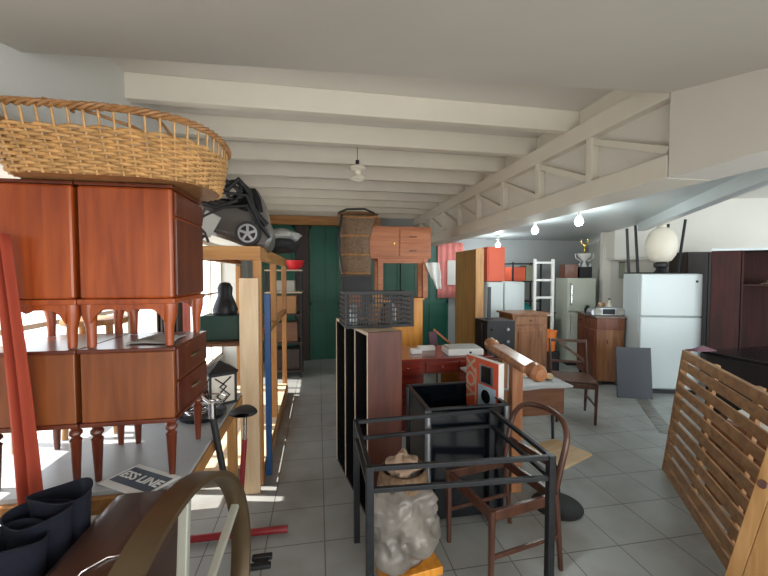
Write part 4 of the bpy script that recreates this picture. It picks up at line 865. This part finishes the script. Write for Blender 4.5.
# grey board
t=thing('grey_board','dark grey flat board leaning against dresser and fridge','board',(3.93,4.27,0),rad(-19),rot=(rad(-7),0,rad(-19))); M().box(0,.43,-.01,.01,.0,.67).build('panel',m_greyb,t,bev=.002); M().box(.003,.427,-.0125,-.0101,.003,.667).build('face_sheet',m_greyb,t)
# dark furniture right
def onw(t_,n_=0): v=P0+dv*t_+Vector((-.292,-.956,0))*n_; return v
q=onw(1.02,.5)
t=thing('dark_cabinet','tall dark brown plain cupboard just right of the white fridge','cupboard',(q.x,q.y,0),math.atan2(dv.y,dv.x)); M().box(0,.62,.0,.44,.06,2.0).build('body',m_darkbr,t,bev=.004); M().box(.01,.30,-.014,-.001,.08,1.98).build('door',m_darkbr,t,bev=.003); M().box(.31,.61,-.014,-.001,.08,1.98).build('door',m_darkbr,t,bev=.003); M().box(.02,.6,.02,.42,0,.06).build('plinth',m_blackm,t)
t=thing('open_wardrobe','dark red mahogany wardrobe standing open at the right edge','wardrobe',(0,0,0),rad(-19))
q=aY(712,260,4.0); t.location=(q.x,4.0,0); hw=1.95; t.rotation_euler=(0,0,rad(-30))
M().box(0,.30,0,.02,.05,hw).build('door',m_darkred,t,bev=.003)
M().box(0.31,.33,0,.55,.05,hw).build('side_panel',m_darkred,t,bev=.002); M().box(1.48,1.50,0,.55,.05,hw).build('side_panel',m_darkred,t,bev=.002)
M().box(.33,1.48,.53,.55,.05,hw).build('back_panel',m_darkred,t); M().box(.28,1.53,-.02,.57,hw,hw+.03).build('top',m_darkred,t,bev=.003); M().box(.33,1.48,.0,.53,.05,.08).build('bottom_board',m_darkred,t)
M().box(.33,1.48,.02,.53,1.50,1.52).build('shelf_board',m_darkred,t); M().box(.32,1.48,.02,.53,0,.05).build('plinth',m_blackm,t); M().box(-.02,1.53,-.03,-.021,hw+.0,hw+.03).build('top_edge',m_fridge,t)
qq=Matrix.Rotation(rad(-30),4,'Z')@Vector((.72,.2,0)); o=crumple(0,0,0,.22,.14,.09,8).build('cream_cloth',m_cream,smooth=True,solid=.004,loc=(q.x+qq.x,4.0+qq.y,1.521)); tag(o,'small cream cloth on the wardrobe shelf','cloth')
# black glass topped table
t=thing('black_table','dark table with black glass top behind the slatted base','table',(3.55,2.55,0),rad(-57+0))
t.rotation_euler=(0,0,0); t.location=(0,0,0)
c1=aZ(706,351,1.0); 
pA=aZ(702,350,.985)
M().add([(pA.x,pA.y,.955),(pA.x+.05,pA.y-1.9,.955),(pA.x+1.3,pA.y-1.9,.955),(pA.x+1.6,pA.y+.1,.955),(pA.x,pA.y,.985),(pA.x+.05,pA.y-1.9,.985),(pA.x+1.3,pA.y-1.9,.985),(pA.x+1.6,pA.y+.1,.985)],[(0,1,2,3),(4,5,6,7),(0,1,5,4),(1,2,6,5),(2,3,7,6),(3,0,4,7)]).build('glass_top',m_glassb,t,bev=.006)
M().box(pA.x+.01,pA.x+1.2,pA.y-1.75,pA.y-.03,.06,.954).build('apron',m_blackm,t,bev=.004)  # black body extended downward to darken the gaps between the slats
for x in (pA.x+.2,pA.x+1.15):
    for y in (pA.y-1.7,pA.y-.2): M().box(x-.035,x+.035,y-.035,y+.035,0,.06).build('leg',m_blackm,t,bev=.004)
# slatted bed base
bl=Vector((2.85,2.60,0)); bnr=Vector((2.25,1.67,0)); dr=(bnr-bl).normalized(); 
Ls=1.85; Hs=1.03; ang=math.atan2(dr.y,dr.x)
t=thing('slatted_base','wooden slatted bed base leaning on its side along the right','bed base',bl,0,None,rot=None)
nrm=Vector((-dr.y*1,dr.x,0)); 
if nrm.x<0: nrm=-nrm
up=(Vector((0,0,1))+nrm*.113).normalized()
B_=Matrix(((dr.x,nrm.x,up.x),(dr.y,nrm.y,up.y),(0,0,up.z))).to_4x4()
MM=Matrix.Translation(bl)@B_
import mathutils
loc,rq,sc=(Matrix(((dr.x,-dr.y*0+nrm.x,up.x,0),(dr.y,nrm.y,up.y,0),(0,0,up.z,0),(0,0,0,1)))).decompose()
t.location=(0,0,0)
m=M().box(0,Ls,.0,.03,.0,.07,MM).box(0,Ls,.0,.03,Hs-.07,Hs,MM); 
M().box(0,Ls,.0,.03,.0,.07,MM).build('side_rail',m_slat,t,bev=.003); M().box(0,Ls,.0,.03,Hs-.07,Hs,MM).build('side_rail',m_slat,t,bev=.003)
M().box(-.03,-.0,.0,.05,0,Hs,MM).build('end_rail',m_slat,t,bev=.003); M().box(Ls,Ls+.03,.0,.05,0,Hs,MM).build('end_rail',m_slat,t,bev=.003)
ns=9
for k in range(ns): z=.07+(k+.5)*(Hs-.14)/ns+0; M().box(.0,Ls,.004,.018,z-.034,z+.034,MM).build('slat',m_slat,t,bev=.002)
for x in (.50,1.05,1.5): M().box(x-.03,x+.03,.031,.055,.0,Hs,MM).build('cross_bar',m_slat,t,bev=.002)
# near plank frame, bottom right
t=thing('pine_board','pale pine bed side leaning in the bottom right corner','board',(0,0,0))
u1=aY(724,576,1.28); u2=aY(768,444,1.17)
dd=(u2-u1); k=u1.z/dd.z; foot=u1-dd*k; foot.z=0.0; 
tp_=u1+dd*1.25
side=Vector((.25,-1,0)).normalized()
def slab(a,b,dirv,wd,th,nm,mt):
    n=(b-a).cross(dirv).normalized()*th; v=[a,b,b+dirv*wd,a+dirv*wd]; v=v+[p+n for p in v]; return M().add(v,[(0,1,2,3),(4,5,6,7),(0,1,5,4),(1,2,6,5),(2,3,7,6),(3,0,4,7)]).build(nm,mt,t,bev=.003)
m_pineB=wood('golden pine',(.66,.38,.16),(.46,.23,.08),'Z',.45)
slab(foot,tp_,side,.05,.03,'edge_strip',m_pineB); slab(foot+side*.051,tp_+side*.051,side,.8,.022,'panel',m_pineB)
M().lathe([(0,0),(.018,.0),(.016,.003),(0,.003)],16,Matrix.Translation(aY(762,484,1.165))@RY(-1.2),1,1).build('knot',m_chestD,t)
# purple cloth draped on the base corner
q=MM@Vector((.02,.03,Hs+.003)); o=crumple(0,0,0,.22,.10,.035,6).build('purple_cloth',m_purple,smooth=True,solid=.004,loc=(q.x+.12,q.y,q.z)); tag(o,'dull purple cloth folded at the top corner of the slatted base','cloth')
# white papers behind the slats
for k,(x,y) in enumerate(((700,428),(697,458))):
    q=aY(x,y,2.25); 
q=Vector((3.02,2.05,0)); t=thing('paper_stack','stack of white papers on a crate behind the slatted base','papers',(q.x,q.y,.60),rad(15))
for k in range(4): M().box(-.10+.01*k,.10+.012*k,-.13,.13,.012*k,.012*k+.010).build('sheet',m_paper,t)
t=thing('wooden_crate','brown wooden crate seen through the slatted base','crate',(q.x,q.y,0),rad(15)); M().box(-.17,.17,-.22,.22,0,.03).build('base',m_walnut,t)
for z in (.06,.25,.44):
    for y in (-.22,.20): M().box(-.17,.17,y,y+.02,z,z+.15).build('board',m_walnut,t,bev=.002)
    for x in (-.17,.15): M().box(x,x+.02,-.20,.20,z,z+.15).build('board',m_walnut,t,bev=.002)
for x in (-.15,.13):
    for y in (-.20,.18): M().box(x,x+.02,y,y+.02,.03,.585).build('corner_post',m_walnut,t)
M().box(-.17,.17,-.22,.22,.59,.599).build('lid',m_walnut,t)
# ---------------- bulbs ----------------
for i,(px,py,lab) in enumerate(((579,221,'lit bulb on the right ceiling, nearest the white column'),(535,230,'lit bulb on the right ceiling, middle of the three'),(498,245,'lit bulb on the right ceiling, farthest back'))):
    q=aZ(px,py,ZR-.13) if i<2 else aY(px,py,6.5)
    zb=q.z
    t=thing('ceiling_bulb',lab,'light bulb',(q.x,q.y,zb),0,'bare bulbs on the right ceiling')
    M().lathe([(0,-.055),(.03,-.048),(.045,-.02),(.045,.005),(.03,.035),(.016,.055)],18).build('bulb',m_bulb,t,smooth=True)
    M().lathe([(0,.055),(.02,.055),(.02,.10),(.05,.11),(.05,.115),(.012,.12),(.012,ZR-zb),(0,ZR-zb)],16).build('socket',m_paper,t,smooth=True)
    l=bpy.data.lights.new('bulb_light','POINT'); l.energy=16; l.color=(.88,1,.98); l.shadow_soft_size=.06
    lo=bpy.data.objects.new('bulb_light',l); C.objects.link(lo); lo.location=(q.x,q.y,zb-.13)
